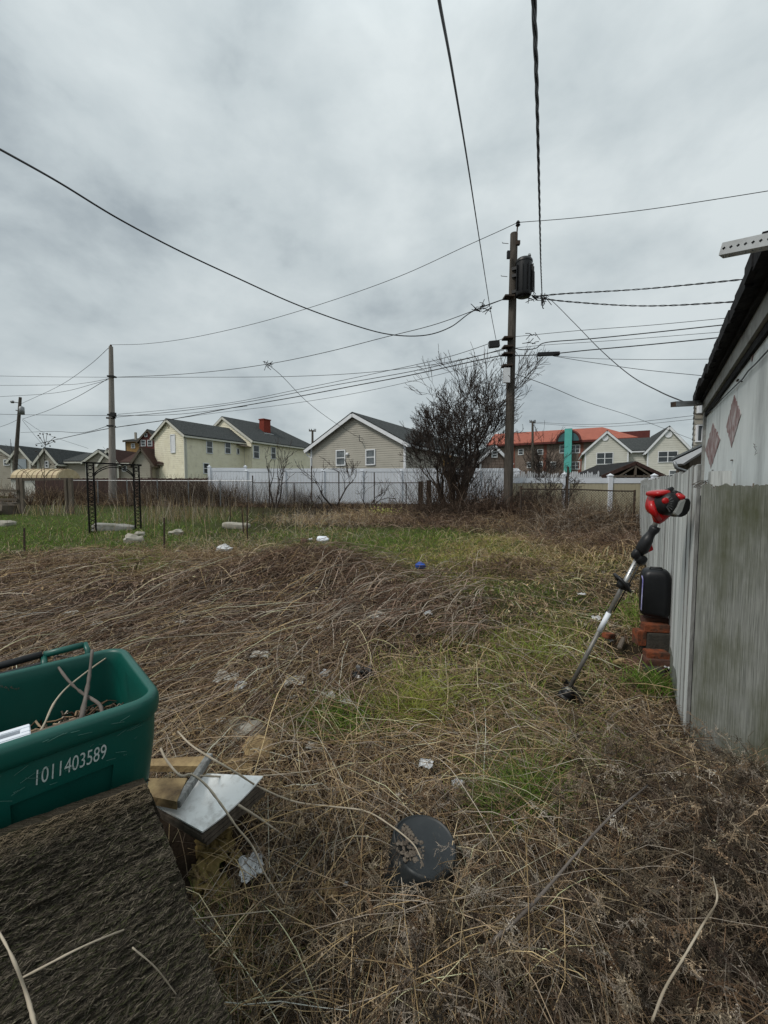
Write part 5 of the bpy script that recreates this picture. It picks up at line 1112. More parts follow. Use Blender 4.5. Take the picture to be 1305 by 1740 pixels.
# ------------------------------------------------------------------ green bin
BK = Vector((-.655, 1.165)); BU = Vector((.72, .694)); BV = Vector((-.694, .72)); BZ = g1(-.8, 1.3); BRIM = .985-BZ
def bin_():
    R = thing('green_bin', 'open green wheeled bin with white printed number', 'bin', (BK.x, BK.y, BZ), math.atan2(BU.y, BU.x))
    X0, X1, Y0, Y1 = -.62, 0, 0, .54
    def rr(i, r, z, n=7, dx=0):
        x0, x1, y0, y1 = X0+i, X1-i, Y0+i, Y1-i; out = []; r = max(r, .004)
        for cx, cy, a0 in ((x1-r, y0+r, -PI/2), (x1-r, y1-r, 0), (x0+r, y1-r, PI/2), (x0+r, y0+r, PI)):
            for k in range(n+1): a = a0+PI/2*k/n; out.append((cx+r*math.cos(a), cy+r*math.sin(a), z))
        return out
    H = BRIM; body = [(.10, .05, 0), (.085, .05, .02), (.052, .055, H-.24), (.046, .055, H-.22), (.020, .06, H-.20), (.014, .065, H-.10), (.012, .07, H-.068), (.004, .075, H-.062), (.0, .08, H-.045), (.0, .08, H-.02), (.003, .078, H-.008), (.010, .073, H-.001), (.020, .066, H),
                      (.026, .060, H-.003), (.029, .058, H-.010), (.030, .057, H-.05), (.050, .055, .30), (.10, .05, .12)]
    body = [(.10, .05, 0), (.085, .05, .02), (.068, .053, H-.60), (.0225, .058, H-.235), (.0195, .06, H-.17), (.014, .065, H-.10)]+body[6:]
    body = [(.10, .05, 0), (.085, .05, .02), (.068, .053, H-.60), (.0175, .062, H-.155), (.014, .065, H-.10)]+body[6:]; rings = [rr(i, r, z) for i, r, z in body]; nr = len(rings[0]); m = MB(); m.loft(rings)
    # recess in the front between ring 2 and ring 3: drop that face and frame a pocket there
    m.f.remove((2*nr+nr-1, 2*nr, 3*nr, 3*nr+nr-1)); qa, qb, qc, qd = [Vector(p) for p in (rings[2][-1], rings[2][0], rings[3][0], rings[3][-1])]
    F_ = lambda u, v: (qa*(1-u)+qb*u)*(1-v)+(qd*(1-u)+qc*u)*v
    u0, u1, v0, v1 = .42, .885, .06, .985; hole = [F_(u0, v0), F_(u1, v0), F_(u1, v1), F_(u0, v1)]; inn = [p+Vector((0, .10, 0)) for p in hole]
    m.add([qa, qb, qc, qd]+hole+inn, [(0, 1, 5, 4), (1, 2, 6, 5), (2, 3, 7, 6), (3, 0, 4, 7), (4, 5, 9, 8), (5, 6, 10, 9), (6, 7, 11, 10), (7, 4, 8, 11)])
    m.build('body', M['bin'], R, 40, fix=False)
    MB().prism([p+Vector((0, -.004, 0)) for p in inn], (0, .006, 0)).build('recess_panel', M['bin_dark'], R)  # recess floor with its shade put into the colour
    w = MB(); 
    for x in (-.54, -.06): w.lathe([(.04, -.025), (.115, -.025), (.125, -.015), (.125, .015), (.115, .025), (.04, .025)], 24, Matrix.Rotation(PI/2, 3, 'Y'), (x, Y1+.0, .13))
    w.build('wheel', M['blk'], R, 40)
    # handle behind the far rim
    def hp(px, py, dist):  # point on the plane of the far side, in local space
        n = BV; k = ray(px, py); o_ = BK+BV*dist; t = (o_.x*n.x+o_.y*n.y)/(k.x*n.x+k.y*n.y); p = Vector((0, 0, CAMZ))+k*t
        q = Vector((p.x-BK.x, p.y-BK.y)); return Vector((q.dot(BU), q.dot(BV), p.z-BZ))
    a, b = hp(74, 1113, .60), hp(141, 1096, .60)
    MB().tube([a, b], .0125, 12).build('handle', M['bin'], R, True)
    h = MB(); b2 = hp(147, 1117, .55); h.tube([b+Vector((.006, 0, .006)), b.lerp(b2, .5)+Vector((.01, 0, 0)), b2+Vector((0, 0, -.03))], [.009, .010, .010], 8); h.build('handle_bracket', M['bin'], R, True); h = MB(); a2 = hp(76, 1128, .55); h.tube([a, a2+Vector((0, 0, -.03))], [.010, .010], 8); h.build('handle_bracket', M['bin'], R, True)
    c0, c1 = hp(72, 1112, .60), hp(-70, 1150, .60); m = MB(); m.tube([c0, c1], .013, 12); m.build('hinge_bar', M['blk'], R, True)
    l = MB(); p, q = hp(70, 1133, .585), hp(-70, 1170, .585); l.beam(p, q, .02, .03); p, q = hp(70, 1133, .66), hp(-90, 1165, .66); l.prism([p, q, q+Vector((0, .05, -.7)), p+Vector((0, .05, -.7))], (0, .03, 0)); l.build('lid', M['blk'], R)
    # stamped number
    def fp(px, py):
        k = ray(px, py); n = BV; o_ = BK+BV*.013; t = (o_.x*n.x+o_.y*n.y)/(k.x*n.x+k.y*n.y); p = Vector((0, 0, CAMZ))+k*t; q = Vector((p.x-BK.x, p.y-BK.y)); return q.dot(BU), p.z-BZ
    x0, z0 = fp(61, 1335); x1, z1 = fp(180, 1288); _, z2 = fp(61, 1308)
    cu = bpy.data.curves.new('num', 'FONT'); cu.body = '1011403589'; cu.size = 1; cu.extrude = 0; to = bpy.data.objects.new('num', cu); COL.objects.link(to)
    dg = bpy.context.evaluated_depsgraph_get(); dg.update(); tm = bpy.data.meshes.new_from_object(to.evaluated_get(dg)); bpy.data.objects.remove(to)
    co = np.zeros(len(tm.vertices)*3); tm.vertices.foreach_get('co', co); co = co.reshape(-1, 3); mn, mx = co.min(0), co.max(0)
    xx = (co[:, 0]-mn[0])/(mx[0]-mn[0]); zz = (co[:, 1]-mn[1])/(mx[1]-mn[1])
    new = np.stack([x0+(x1-x0)*xx+.003*zz, np.zeros(len(xx)), z0+(z1-z0)*xx+(z2-z0)*zz], 1)
    f_ = (new[:, 2]-(H-.10))/(.032); new[:, 1] = .0115+np.clip((H-.10-new[:, 2])/.1, -.3, 1)*.006
    tm.vertices.foreach_set('co', new.ravel()); tm.update(); tm.materials.clear(); sn = link_mesh('serial_number', tm, M['print'], R)
    sc_ = MB()
    for k in range(46):
        xx = random.uniform(-.52, -.08); zz = H-random.uniform(.075, .145) if k % 3 else H-random.uniform(.012, .05); yo = -.0016 if zz > H-.05 else .0105; l = random.uniform(.006, .035); an = random.uniform(-.5, .5)
        sc_.beam((xx, yo, zz), (xx+l*math.cos(an), yo, zz+l*math.sin(an)), .0012, .0007)
    o = sc_.build('scuff_marks', M['scuff'], R); o['kind'] = 'stuff'
    # small scuffs where the far inner wall was written on
    s = MB()
    for k in range(12):
        p = hp(2+k*2.6, 1169+random.uniform(-3, 3)+k*.3, .503); s.beam(p, p+Vector((random.uniform(-.005, .005), 0, random.uniform(.002, .008))), .0012, .0018)
    s.build('scribble', M['wood_brown'], R)
    return R
BIN = bin_()
def bl(x, y, z): p = BK+BU*x+BV*y; return Vector((p.x, p.y, BZ+z))
H = BRIM
# what is inside the bin
n = 900; P = np.zeros((n, 4, 3))
x = RNG.uniform(-.57, -.06, n); y = RNG.uniform(.06, .48, n); z = H-.23+RNG.uniform(-.03, .05, n)+.05*np.sin(x*9)*np.cos(y*11); a = RNG.uniform(0, 2*PI, n); L = RNG.uniform(.03, .13, n)
for k in range(4):
    f = (k/3-.5); lx = np.clip(x+np.cos(a)*L*f, -.585, -.045); ly = np.clip(y+np.sin(a)*L*f, .045, .495); P[:, k, 0] = BK.x+BU.x*lx+BV.x*ly; P[:, k, 1] = BK.y+BU.y*lx+BV.y*ly; P[:, k, 2] = BZ+z+RNG.normal(size=n)*.012
V, F, C = np_tubes(P, RNG.uniform(.002, .005, n)[:, None]*np.ones((n, 4)), pick(['dark', 'brown', 'grey', 'fore'], n), 3)
gx = np.linspace(-.58, -.04, 24); gy = np.linspace(.04, .50, 20); GX, GY = np.meshgrid(gx, gy, indexing='ij'); GZ = H-.25+.05*np.sin(GX*9)*np.cos(GY*11)+RNG.normal(size=GX.shape)*.012
VG = np.stack([BK.x+BU.x*GX+BV.x*GY, BK.y+BU.y*GX+BV.y*GY, BZ+GZ], -1).reshape(-1, 3); i = np.arange(23)[:, None]*20+np.arange(19)[None]; FG = np.stack([i, i+20, i+21, i+1], -1).reshape(-1, 4)
VV, FF, CC = merge([(V, F, C), (VG, FG, np.tile(np.array([[.035, .028, .022]]), (len(VG), 1)))])
o = np_mesh('yard_waste', VV, FF, M['straw'], None, CC); tag(o, 'dark dead leaves and twigs filling the green bin', 'yard waste', kind='stuff')
def stick(label, pts, r, m_='pipe', name='stick', group=None, cat='stick', n=6):
    P = catmull([Vector(p) for p in pts], 6); rr = list(np.linspace(r, r*.55, len(P))*(1+.12*RNG.normal(size=len(P)))); o = MB().tube(P, rr, n).build(name, M[m_], None, True); tag(o, label, cat, group); return o
stick('straight grey stick standing up in the bin against its far corner', [at(137, 1227, 1.12), at(150, 1160, 1.28), at(157, 1104, 1.36)], .0075, 'sapling', group='sticks poking out of the bin')
stick('bent grey stick curling over the far rim into the bin', [at(174, 1214, 1.16), at(168, 1196, 1.2), at(140, 1178, 1.26), at(115, 1155, 1.32), at(95, 1126, 1.42), at(93, 1117, 1.46), at(104, 1115, 1.5), at(140, 1118, 1.48), at(152, 1112, 1.46)], .0055, 'sapling', group='sticks poking out of the bin')
stick('long thin twig running from inside the bin up across its rim into the weeds', [at(45, 1262, 1.08), at(70, 1240, 1.12), at(95, 1190, 1.22), at(130, 1155, 1.35), at(200, 1106, 1.55), at(250, 1087, 1.8), at(330, 1080, 2.2), at(420, 1074, 2.4), at(460, 1072, 2.5)], .0035, 'pipe', group='sticks poking out of the bin')
brick('grey bark slab on top of the rubbish in the bin', 100, 1240, 1.13, (.14, .05, .02), .8, 'wood_brown', 'bark_slab', 'bark', group='rubbish lying in the green bin')
a = bl(-.40, .12, H-.055); R = thing('metal_bracket', 'white slotted metal bracket lying in the green bin', 'bracket', at(8, 1258, 1.0), .75)
m = MB(); m.bb(-.12, .05, -.03, -.012, -.01, .012); m.bb(-.12, .05, .012, .03, -.01, .012); m.bb(.03, .05, -.012, .012, -.01, .012); m.bb(-.12, -.10, -.012, .012, -.01, .012); m.build('slotted_plate', M['vinyl'], R, False, .002)
m = MB(); m.bb(-.12, .05, -.036, -.030, -.04, .010); m.build('side_flange', M['vinyl'], R)
m = MB(); m.blob(at(185, 1215, 1.14), (.05, .04, .02), nu=14, nv=8, amp=.2); o = m.build('plastic_scrap', M['vinyl'], None, True); tag(o, 'small white plastic scrap at the right end inside the bin', 'plastic scrap')
# ------------------------------------------------------------------ big fibrous block in the foreground
def block_slab():
    A = at(249, 1331, 1.05); C = at(352, 1625, .86); uu = Vector((-.72, -.694, .10)).normalized(); e1 = C-A
    R = thing('fibrous_block', 'huge dark weathered fibrous wooden block in front of the bin', 'wooden block')
    nx, ny = 150, 110; V = []; W_ = .82
    nn = e1.cross(uu).normalized(); nn = nn if nn.z > 0 else -nn
    def surf(s, t):  # s along uu (0..1), t down the face (-.05..1.35)
        p = A+uu*(W_*s)+e1*t
        q = Vector((s*W_*5, t*16, 0)); h = .006*mnoise.noise(q)+.006*mnoise.noise(Vector((s*W_*22+t*6, t*75, 3)))+.006*mnoise.noise(Vector((s*W_*50, t*150, 7)))+.022*mnoise.noise(Vector((s*3, t*3, 2)))
        edge = .014*mnoise.noise(Vector((t*9, 2, 0)))+.010*mnoise.noise(Vector((t*34, 5, 0)))
        return p+nn*h+uu*edge*max(0, 1-s*9)
    tmax = 1.45
    for i in range(nx+1):
        for j in range(ny+1): V.append(surf(i/nx, -.0+tmax*j/ny))
    V = np.array(V); idx = np.arange(nx)[:, None]*(ny+1)+np.arange(ny)[None]; F = np.stack([idx, idx+ny+1, idx+ny+2, idx+1], -1).reshape(-1, 4)
    # sides: right edge (s=0), back edge (t=0)
    parts = [(V, F, None)]
    right = V.reshape(nx+1, ny+1, 3)[0]; K = 8; S = []
    dn = np.array([.05, .03, -.55])
    for k in range(K+1):
        f = k/K; w = right+dn*f; w = w+np.array([[mnoise.noise(Vector((j*.25, k*1.3, 1)))*.03*(f > 0)-.03*f, mnoise.noise(Vector((j*.3, k*1.1, 5)))*.02*(f > 0), 0] for j in range(ny+1)]); S.append(w)
    S = np.array(S); idx = np.arange(K)[:, None]*(ny+1)+np.arange(ny)[None]; parts.append((S.reshape(-1, 3), np.stack([idx, idx+ny+1, idx+ny+2, idx+1], -1).reshape(-1, 4), None))
    back = V.reshape(nx+1, ny+1, 3)[:, 0]; S = np.array([back+np.array([-.03, .035, -.01])*1.0*min(k, 1)+np.array([0, .0, -.6])*max(0, k-1) for k in range(3)])
    idx = np.arange(2)[:, None]*(nx+1)+np.arange(nx)[None]; parts.append((S.reshape(-1, 3), np.stack([idx, idx+nx+1, idx+nx+2, idx+1], -1).reshape(-1, 4), None))
    V2, F2, _ = merge(parts); np_mesh('core', V2, F2, M['block'], R)
    n = 52000; s = RNG.uniform(0, 1, n)**1.1; t = RNG.uniform(0, tmax, n); K = 4; a_ = RNG.normal(size=n)*.38+.2; L = RNG.uniform(.006, .03, n); P = np.zeros((n, K, 3))
    u3 = np.array(uu); e3 = np.array(e1.normalized()); n3 = np.array(nn); A3 = np.array(A); E3 = np.array(e1)
    Vg = V.reshape(nx+1, ny+1, 3); 
    for k in range(K):
        f = (k/(K-1)-.5); ss = np.clip(s+np.cos(a_)*L*f/W_, 0, .999); tt = np.clip(t+np.sin(a_)*L*f/e1.length, 0, tmax*.999)
        base_ = Vg[(ss*nx).astype(int), (tt/tmax*ny).astype(int)]; pl = A3+u3*(W_*ss)[:, None]+E3*tt[:, None]; hh = ((base_-pl)@n3)
        P[:, k] = pl+n3*(hh+.001+RNG.normal(size=n)*.0012+.002*(1-4*f*f)*RNG.uniform(0, 1, n))[:, None]
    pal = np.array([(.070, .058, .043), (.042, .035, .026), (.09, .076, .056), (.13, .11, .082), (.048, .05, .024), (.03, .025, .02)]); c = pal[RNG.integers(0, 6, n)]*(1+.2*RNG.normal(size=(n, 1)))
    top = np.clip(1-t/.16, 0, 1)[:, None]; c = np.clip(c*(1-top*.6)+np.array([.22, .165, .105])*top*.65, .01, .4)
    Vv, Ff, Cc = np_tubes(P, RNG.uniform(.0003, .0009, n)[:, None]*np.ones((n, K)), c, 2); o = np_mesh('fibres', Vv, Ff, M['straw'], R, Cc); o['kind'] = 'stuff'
block_slab()
# ------------------------------------------------------------------ white tile, plywood, foam, pot, litter
def tile():
    y0 = 1.62; pts = [(264, 1368), (344, 1413), (447, 1326), (352, 1314)]; z = .27
    def gp(px, py, zz):
        k = ray(px, py); t = (zz-CAMZ)/k.z; return Vector((0, 0, CAMZ))+k*t
    Q = [gp(a, b, zz) for (a, b), zz in zip(pts, (.27, .25, .30, .30))]
    n = 14; V = []; F = []; 
    for side in (0, 1):
        for i in range(n+1):
            for j in range(n+1):
                f, g_ = i/n, j/n; p = Q[0].lerp(Q[3], f).lerp(Q[1].lerp(Q[2], f), g_); p = p+Vector((0, 0, .012*math.sin(PI*f)*(-1)+.02*f*g_*f-.006*side)); V.append(p)
        b = side*(n+1)**2; F += [(b+i*(n+1)+j, b+(i+1)*(n+1)+j, b+(i+1)*(n+1)+j+1, b+i*(n+1)+j+1) for i in range(n) for j in range(n)]
    b = (n+1)**2; ring = [i*(n+1) for i in range(n)]+[n*(n+1)+j for j in range(n)]+[(n-i)*(n+1)+n for i in range(n)]+[n-j for j in range(n)]
    F += [(ring[k], ring[(k+1) % len(ring)], ring[(k+1) % len(ring)]+b, ring[k]+b) for k in range(len(ring))]
    cc = sum(Q, Vector())/4; KEEP.append((cc.x, cc.y-.05, .2)); KEEP.append((cc.x-.15, cc.y+.05, .16)); KEEP.append((cc.x-.12, cc.y-.2, .05))
    o = MB().add(V, F).build('white_tile', M['tile'], None, 60); tag(o, 'bent white tile lying on rotten boards beside the block', 'tile')
    D = [p+Vector((0, 0, -.022)) for p in Q]; m = MB()
    for k in range(3): m.prism([d.lerp(sum(D, Vector())/4, .02)+Vector((.006*k-.004, .01*k, -.021*k)) for d in D], (0, 0, -.017))
    o = m.build('rotten_board', M['wood_brown']); tag(o, 'stack of dark rotten boards under the white tile', 'boards')
    def plank(label, pts_, zz, th, m_, name='plywood_scrap', cat='plywood', seed=0):
        P = []; n_ = len(pts_)
        for i in range(n_):
            a, b = gp(*pts_[i], zz), gp(*pts_[(i+1) % n_], zz)
            for k in range(6): q = a.lerp(b, k/6); P.append(q+Vector((mnoise.noise(Vector((i*7+k, seed, 0)))*.007, mnoise.noise(Vector((i*7+k, seed, 4)))*.007, 0)))
        o = MB().prism(P, (0, 0, -th)).build(name, M[m_]); tag(o, label, cat); return o
    plank('tan rotten plywood scrap wedged between the block and the white tile', [(242, 1322), (318, 1322), (300, 1362), (250, 1352)], .34, .035, 'ply', seed=1)
    plank('long tan splintered plywood scrap lying behind the bin corner', [(245, 1290), (360, 1284), (345, 1302), (248, 1301)], .26, .03, 'ply', seed=2)
    plank('mossy brown board scrap at the back of the rubbish by the bin', [(375, 1286), (432, 1290), (428, 1312), (380, 1302)], .14, .05, 'ply', 'board_scrap', 'board', 3)
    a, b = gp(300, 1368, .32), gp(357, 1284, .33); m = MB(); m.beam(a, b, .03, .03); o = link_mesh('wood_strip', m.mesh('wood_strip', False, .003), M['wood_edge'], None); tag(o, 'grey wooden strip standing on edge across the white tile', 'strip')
    for lab, px, py, s, sd_ in (('yellow crumbling foam chunk under the white tile', 368, 1448, 70, 3), ('yellow foam flake beside the block edge', 350, 1500, 56, 5), ('small yellow foam crumbs lying by the foot of the block', 372, 1520, 42, 8), ('yellow foam piece near the pale sticks', 398, 1462, 28, 6)):
        rock('foam_chunk', lab, px, py, s, 'foam', sd_, 'foam', amp=.6, sq=.6, group='yellow foam lying by the block', lift=.05)
tile()
def paper(label, px, py, w, h, m_, seed, name='paper_scrap', cat='paper', lift=.03, group='scraps of litter in the straw', jag=.3):
    lift += .035
    rg = random.Random(seed); g = onground(px, py); k = g.y/FPX; n = 8; KEEP.append((g.x, g.y-.01, w*k*.5)); V = []; F = []; yaw = rg.uniform(-.5, .5)
    for i in range(n+1):
        for j in range(n+1):
            u, v = i/n-.5, j/n-.5; e = jag*mnoise.noise(Vector((u*6+seed, v*6, 1))) if i in (0, n) or j in (0, n) else 0
            X = w*k*u*(1+e); Y = h*k*1.5*v*(1+e)
            Z = .35*w*k*(abs(mnoise.noise(Vector((u*3+seed*2.3, v*3, seed))))+.3*mnoise.noise(Vector((u*9, v*9, seed))))+h*k*.25*v
            V.append((g.x+X*math.cos(yaw)-Y*math.sin(yaw), g.y+X*math.sin(yaw)+Y*math.cos(yaw), g.z+lift+Z))
    for i in range(n):
        for j in range(n): F.append((i*(n+1)+j, (i+1)*(n+1)+j, (i+1)*(n+1)+j+1, i*(n+1)+j+1))
    m = MB().add(V, F); me = m.mesh(name, False); o = link_mesh(name, me, M[m_], None); tag(o, label, cat, group); return o
paper('crumpled white paper near the yellow foam', 428, 1510, 40, 26, 'paper', 2, jag=.5, lift=.05)
paper('white folded paper behind the black pot', 724, 1326, 24, 12, 'paper', 4, lift=.05)
rock('plastic_tube', 'short pale plastic tube right of the folded paper', 778, 1338, 22, 'vinyl', 2, 'tube', sq=.6)
for i, (lab, px, py, w, h, m_) in enumerate((('large dirty white foam scrap in the straw beside the green leaved scrap', 386, 1166, 40, 18, 'plaster'), ('small white and green scrap in the straw', 408, 1180, 18, 18, 'paper'), ('white crumpled wrapper in the middle of the straw', 500, 1172, 32, 14, 'plaster'), ('small white scrap below the foam scrap', 432, 1190, 12, 9, 'plaster'), ('pale pink scrap beside the black bag', 553, 1157, 16, 13, 'paper'), ('dirty white scrap in the straw below the pink scrap', 560, 1197, 20, 14, 'plaster'), ('pale scrap half buried at the top of the straw patch', 443, 1127, 34, 12, 'plaster'), ('tiny white scrap in the straw under the wrapper', 498, 1200, 12, 8, 'plaster'), ('cluster of white scraps in the stick heap', 637, 1058, 30, 14, 'plaster'), ('thin white scrap lying by the dark brush clump', 726, 1050, 14, 10, 'paper'), ('white speck of plastic under the stick heap', 544, 1076, 12, 7, 'plaster'), ('white scrap by the trimmer shaft', 1013, 1060, 14, 7, 'paper'), ('small white lump in the dirt by the plank scrap', 1036, 1098, 10, 7, 'paper'), ('white scrap beside the mossy brick', 1134, 1146, 12, 6, 'paper'), ('white flake in the grass left of the dark brush', 988, 1018, 14, 5, 'paper'), ('white plastic piece in the dead stems on the left', 305, 1069, 18, 6, 'plaster'), ('pale plastic piece in the dead stems above the bin', 165, 1070, 16, 8, 'plaster'), ('pale wispy scrap among the dark stems at left', 120, 1052, 20, 9, 'plaster'), ('white tile chip near the yellow stone', 527, 1285, 12, 8, 'plaster'), ('pale chip in the straw above the yellow stone', 375, 1240, 14, 8, 'plaster'), ('white sliver beside the black pot', 588, 1528, 8, 5, 'paper'), ('brown dead leaf in front of the black pot', 560, 1540, 34, 12, 'ply'), ('pale box scrap in the band of green grass', 527, 921, 8, 5, 'paper'))):
    paper(lab, px, py, w, h, m_, 10+i, lift=.025)
g = onground(618, 1163); KEEP.append((g.x, g.y, .09)); m = MB(); m.blob((g.x, g.y, g.z+.06), (.15, .11, .12), nu=20, nv=12, amp=.75, fr=6, seed=3); m.blob((g.x+.03, g.y-.05, g.z+.02), (.10, .07, .05), nu=16, nv=10, amp=.8, fr=7, seed=9); o = m.build('plastic_bag', M['bag'], None, 30); tag(o, 'crumpled black plastic bag in the middle of the straw', 'bag')
brick('grey board scrap lying below the black bag', 590, 1195, onground(590, 1195).y, (.12, .07, .025), -.6, 'wood_grey', 'board_scrap', 'board', .3, 'board scraps in the straw')
brick('dark board scrap with a pale splinter in the straw', 628, 1232, onground(628, 1232).y, (.11, .08, .025), -.4, 'cinder', 'board_scrap', 'board', -.2, 'board scraps in the straw')
brick('pale splinter standing against the dark board scrap', 616, 1232, onground(616, 1236).y, (.018, .02, .075), .2, 'pipe', 'wood_splinter', 'splinter', .3, 'board scraps in the straw')
brick('rusty brown brick chip in the green tuft', 556, 1276, onground(556, 1280).y, (.05, .04, .07), .4, 'brick_dk', 'brick_chip', 'brick', .2)
def pot():
    h = .18; q = onground(716, 1470); dd = ray(709, 1424); tt = 1.0
    while CAMZ+dd.z*tt > g1(dd.x*tt, dd.y*tt)+h: tt += .004
    g = Vector((dd.x*tt, dd.y*tt, g1(dd.x*tt, dd.y*tt))); KEEP.append((g.x, g.y-.02, .135)); R = thing('black_bucket', 'dented upturned black plastic bucket in the foreground weeds', 'bucket', (g.x, g.y, g.z), .25); R.rotation_euler = (.11, .14, 0)
    k = g.y/FPX; r = 60*k; n = 48; rings = []
    def ring(rad, z, dent=0, rim=0):
        out = []
        for i in range(n):
            a = 2*PI*i/n; dv = math.exp(-((((a-PI*1.12+PI) % (2*PI))-PI)/.38)**2); rr_ = rad*(1-.33*dv*dent)*(1+.012*math.sin(3*a+1)*dent); out.append((rr_*math.cos(a), rr_*math.sin(a), z-.06*dv*dent+.006*math.sin(2*a)*dent))
        return out
    rings = [ring(r*1.04, -.08), ring(r*1.0, h*.5, .3), ring(r*.985, h*.84, .8), ring(r*.97, h*.93, 1), ring(r*.945, h*.975, 1), ring(r*.91, h*.985, 1), ring(r*.88, h*.965, 1), ring(r*.86, h*.955, 1), ring(r*.5, h*.945, .9), ring(r*.12, h*.95)]
    MB().loft(rings, False, True).build('shell', M['bucket'], R, 50)
    m = MB()
    for i in range(130): 
        a = random.uniform(PI*.75, PI*1.45); q = random.uniform(.05, .8)*r; m.blob((q*math.cos(a), q*math.sin(a), h*.955-.02*math.exp(-((a-PI*1.12)/.38)**2)), (random.uniform(.006, .024), random.uniform(.004, .016), .006), Matrix.Rotation(random.uniform(0, 3), 3, 'Z'), nu=7, nv=4, amp=.5, seed=i)
    o = m.build('dead_leaves', M['wood_brown']); o.matrix_world = R.matrix_world
    bpy.context.view_layer.update(); o.matrix_world = R.matrix_world.copy(); tag(o, 'damp dead leaf bits lying in the hollow of the black bucket', 'leaves', kind='stuff')
pot()
# individual pale sticks lying across the foreground
def gstick(label, pts, r, m_='pipe', lift=.05, name='stick'):
    P = []
    for q in pts:
        g = onground(q[0], q[1]); l = q[2] if len(q) > 2 else lift
        y_ = g.y*(CAMZ-g.z-l)/(CAMZ-g.z); P.append(at(q[0], q[1], y_))
    return stick(label, P, r, m_, name, 'pale sticks lying across the weeds')
gstick('long pale forked stick running from the tile down past the crumpled paper', [(273, 1272, .35), (283, 1292, .36), (306, 1318, .36), (325, 1316, .35), (350, 1334, .33), (378, 1370, .3), (402, 1405, .25), (430, 1440, .18), (452, 1488, .12), (500, 1560, .08), (560, 1640, .06)], .005)
gstick('long thin pale stick crossing over the tile towards the black bucket', [(302, 1243, .2), (330, 1270, .3), (400, 1312, .3), (440, 1337, .2), (500, 1362, .12), (560, 1370, .12), (620, 1378, .16), (660, 1400, .2), (700, 1432, .22), (716, 1460, .22)], .0045)
gstick('thin pale stick from the tile corner sloping to the right', [(405, 1368, .25), (440, 1390, .16), (475, 1415, .1), (495, 1428, .07)], .005)
gstick('pale stick crossing the straw behind the tile', [(340, 1318, .3), (390, 1320, .2), (450, 1318, .12), (520, 1311, .08), (575, 1303, .05)], .004)
gstick('broken pale stick poking out from the black bucket', [(766, 1436, .1), (790, 1446, .08), (830, 1462, .06), (855, 1474, .05)], .006)
gstick('upright cut pale stalk in the straw left of the green tuft', [(473, 1280, .02), (478, 1255, .12), (482, 1228, .2)], .006)
gstick('thick brown branch lying in the dark weeds', [(800, 1628, .10), (860, 1580, .16), (920, 1520, .22), (980, 1450, .24), (1040, 1385, .30), (1100, 1335, .26)], .006, 'sapling')
gstick('yellowish stalk rising through the dark weeds in the near right corner', [(1108, 1735, .2), (1130, 1680, .26), (1160, 1630, .3), (1195, 1570, .3), (1218, 1530, .36), (1212, 1490, .33)], .0032, 'pipe')
gstick('thin pale stem lying across the foot of the fibrous block', [(-20, 1692, .62), (60, 1650, .62), (160, 1600, .62), (260, 1565, .55), (320, 1562, .5), (420, 1552, .2), (520, 1540, .1)], .0022)
gstick('curved pale stalk rising in the near left corner', [(60, 1745, .78), (45, 1690, .8), (20, 1625, .82), (-15, 1560, .82)], .0028)
gstick('thin pale twig leaning over the dark corner of the block', [(225, 1610, .66), (265, 1645, .6), (300, 1690, .5), (345, 1745, .3)], .0014)
gstick('pale stick among the straw right of the trimmer head', [(1060, 1200, .03), (1100, 1240, .06), (1140, 1275, .06), (1180, 1310, .06)], .006)
gstick('pale stick standing in the dirt below the bricks', [(1092, 1190, .08), (1096, 1205, .04), (1101, 1222, .01)], .007)
gstick('long pale stem curving down the grass left of the trimmer', [(880, 1065, .08), (930, 1080, .08), (970, 1110, .07), (990, 1140, .05)], .004)
gstick('dark bent weed stalk with a seed ball left of the stick heap', [(230, 968, .02), (236, 955, .2), (250, 945, .28), (263, 943, .3)], .006, 'twig')
gstick('long pale stem lying over the stick heap above the bin', [(210, 1035, .1), (260, 1000, .25), (320, 968, .3), (370, 947, .25)], .006)
# ------------------------------------------------------------------ ground cover, laid denser where it is nearest
def sample(n, x0, x1, y0, y1):
    px = RNG.uniform(x0, x1, n); py = RNG.uniform(y0, y1, n); x, y = img_ground(px, py); return x, y, px, py
def strands(x, y, ang, L, h0, arch, r, C, K=5, wob=.25, sides=3, zj=.012):
    n = len(x); t = np.linspace(-.5, .5, K)[None, :]; bend = np.cumsum(RNG.normal(size=(n, K))*wob, 1)*(t+.5); kink = (np.arange(K)[None, :] >= RNG.integers(1, K, n)[:, None])*(RNG.normal(size=n)*.35*(RNG.uniform(size=n) < .5))[:, None]; a = ang[:, None]+bend+kink
    st = L[:, None]/(K-1); X = np.cumsum(np.cos(a)*st, 1); Y = np.cumsum(np.sin(a)*st, 1)
    X += (x-X[:, K//2])[:, None]; Y += (y-Y[:, K//2])[:, None]
    Z = gz(X, Y)+h0[:, None]+arch[:, None]*(1-4*t*t)+RNG.normal(size=(n, K))*zj
    P = np.stack([X, Y, Z], -1); R = r[:, None]*(1-.5*np.abs(t)*2*.8)
    return np_tubes(P, R, C, sides)
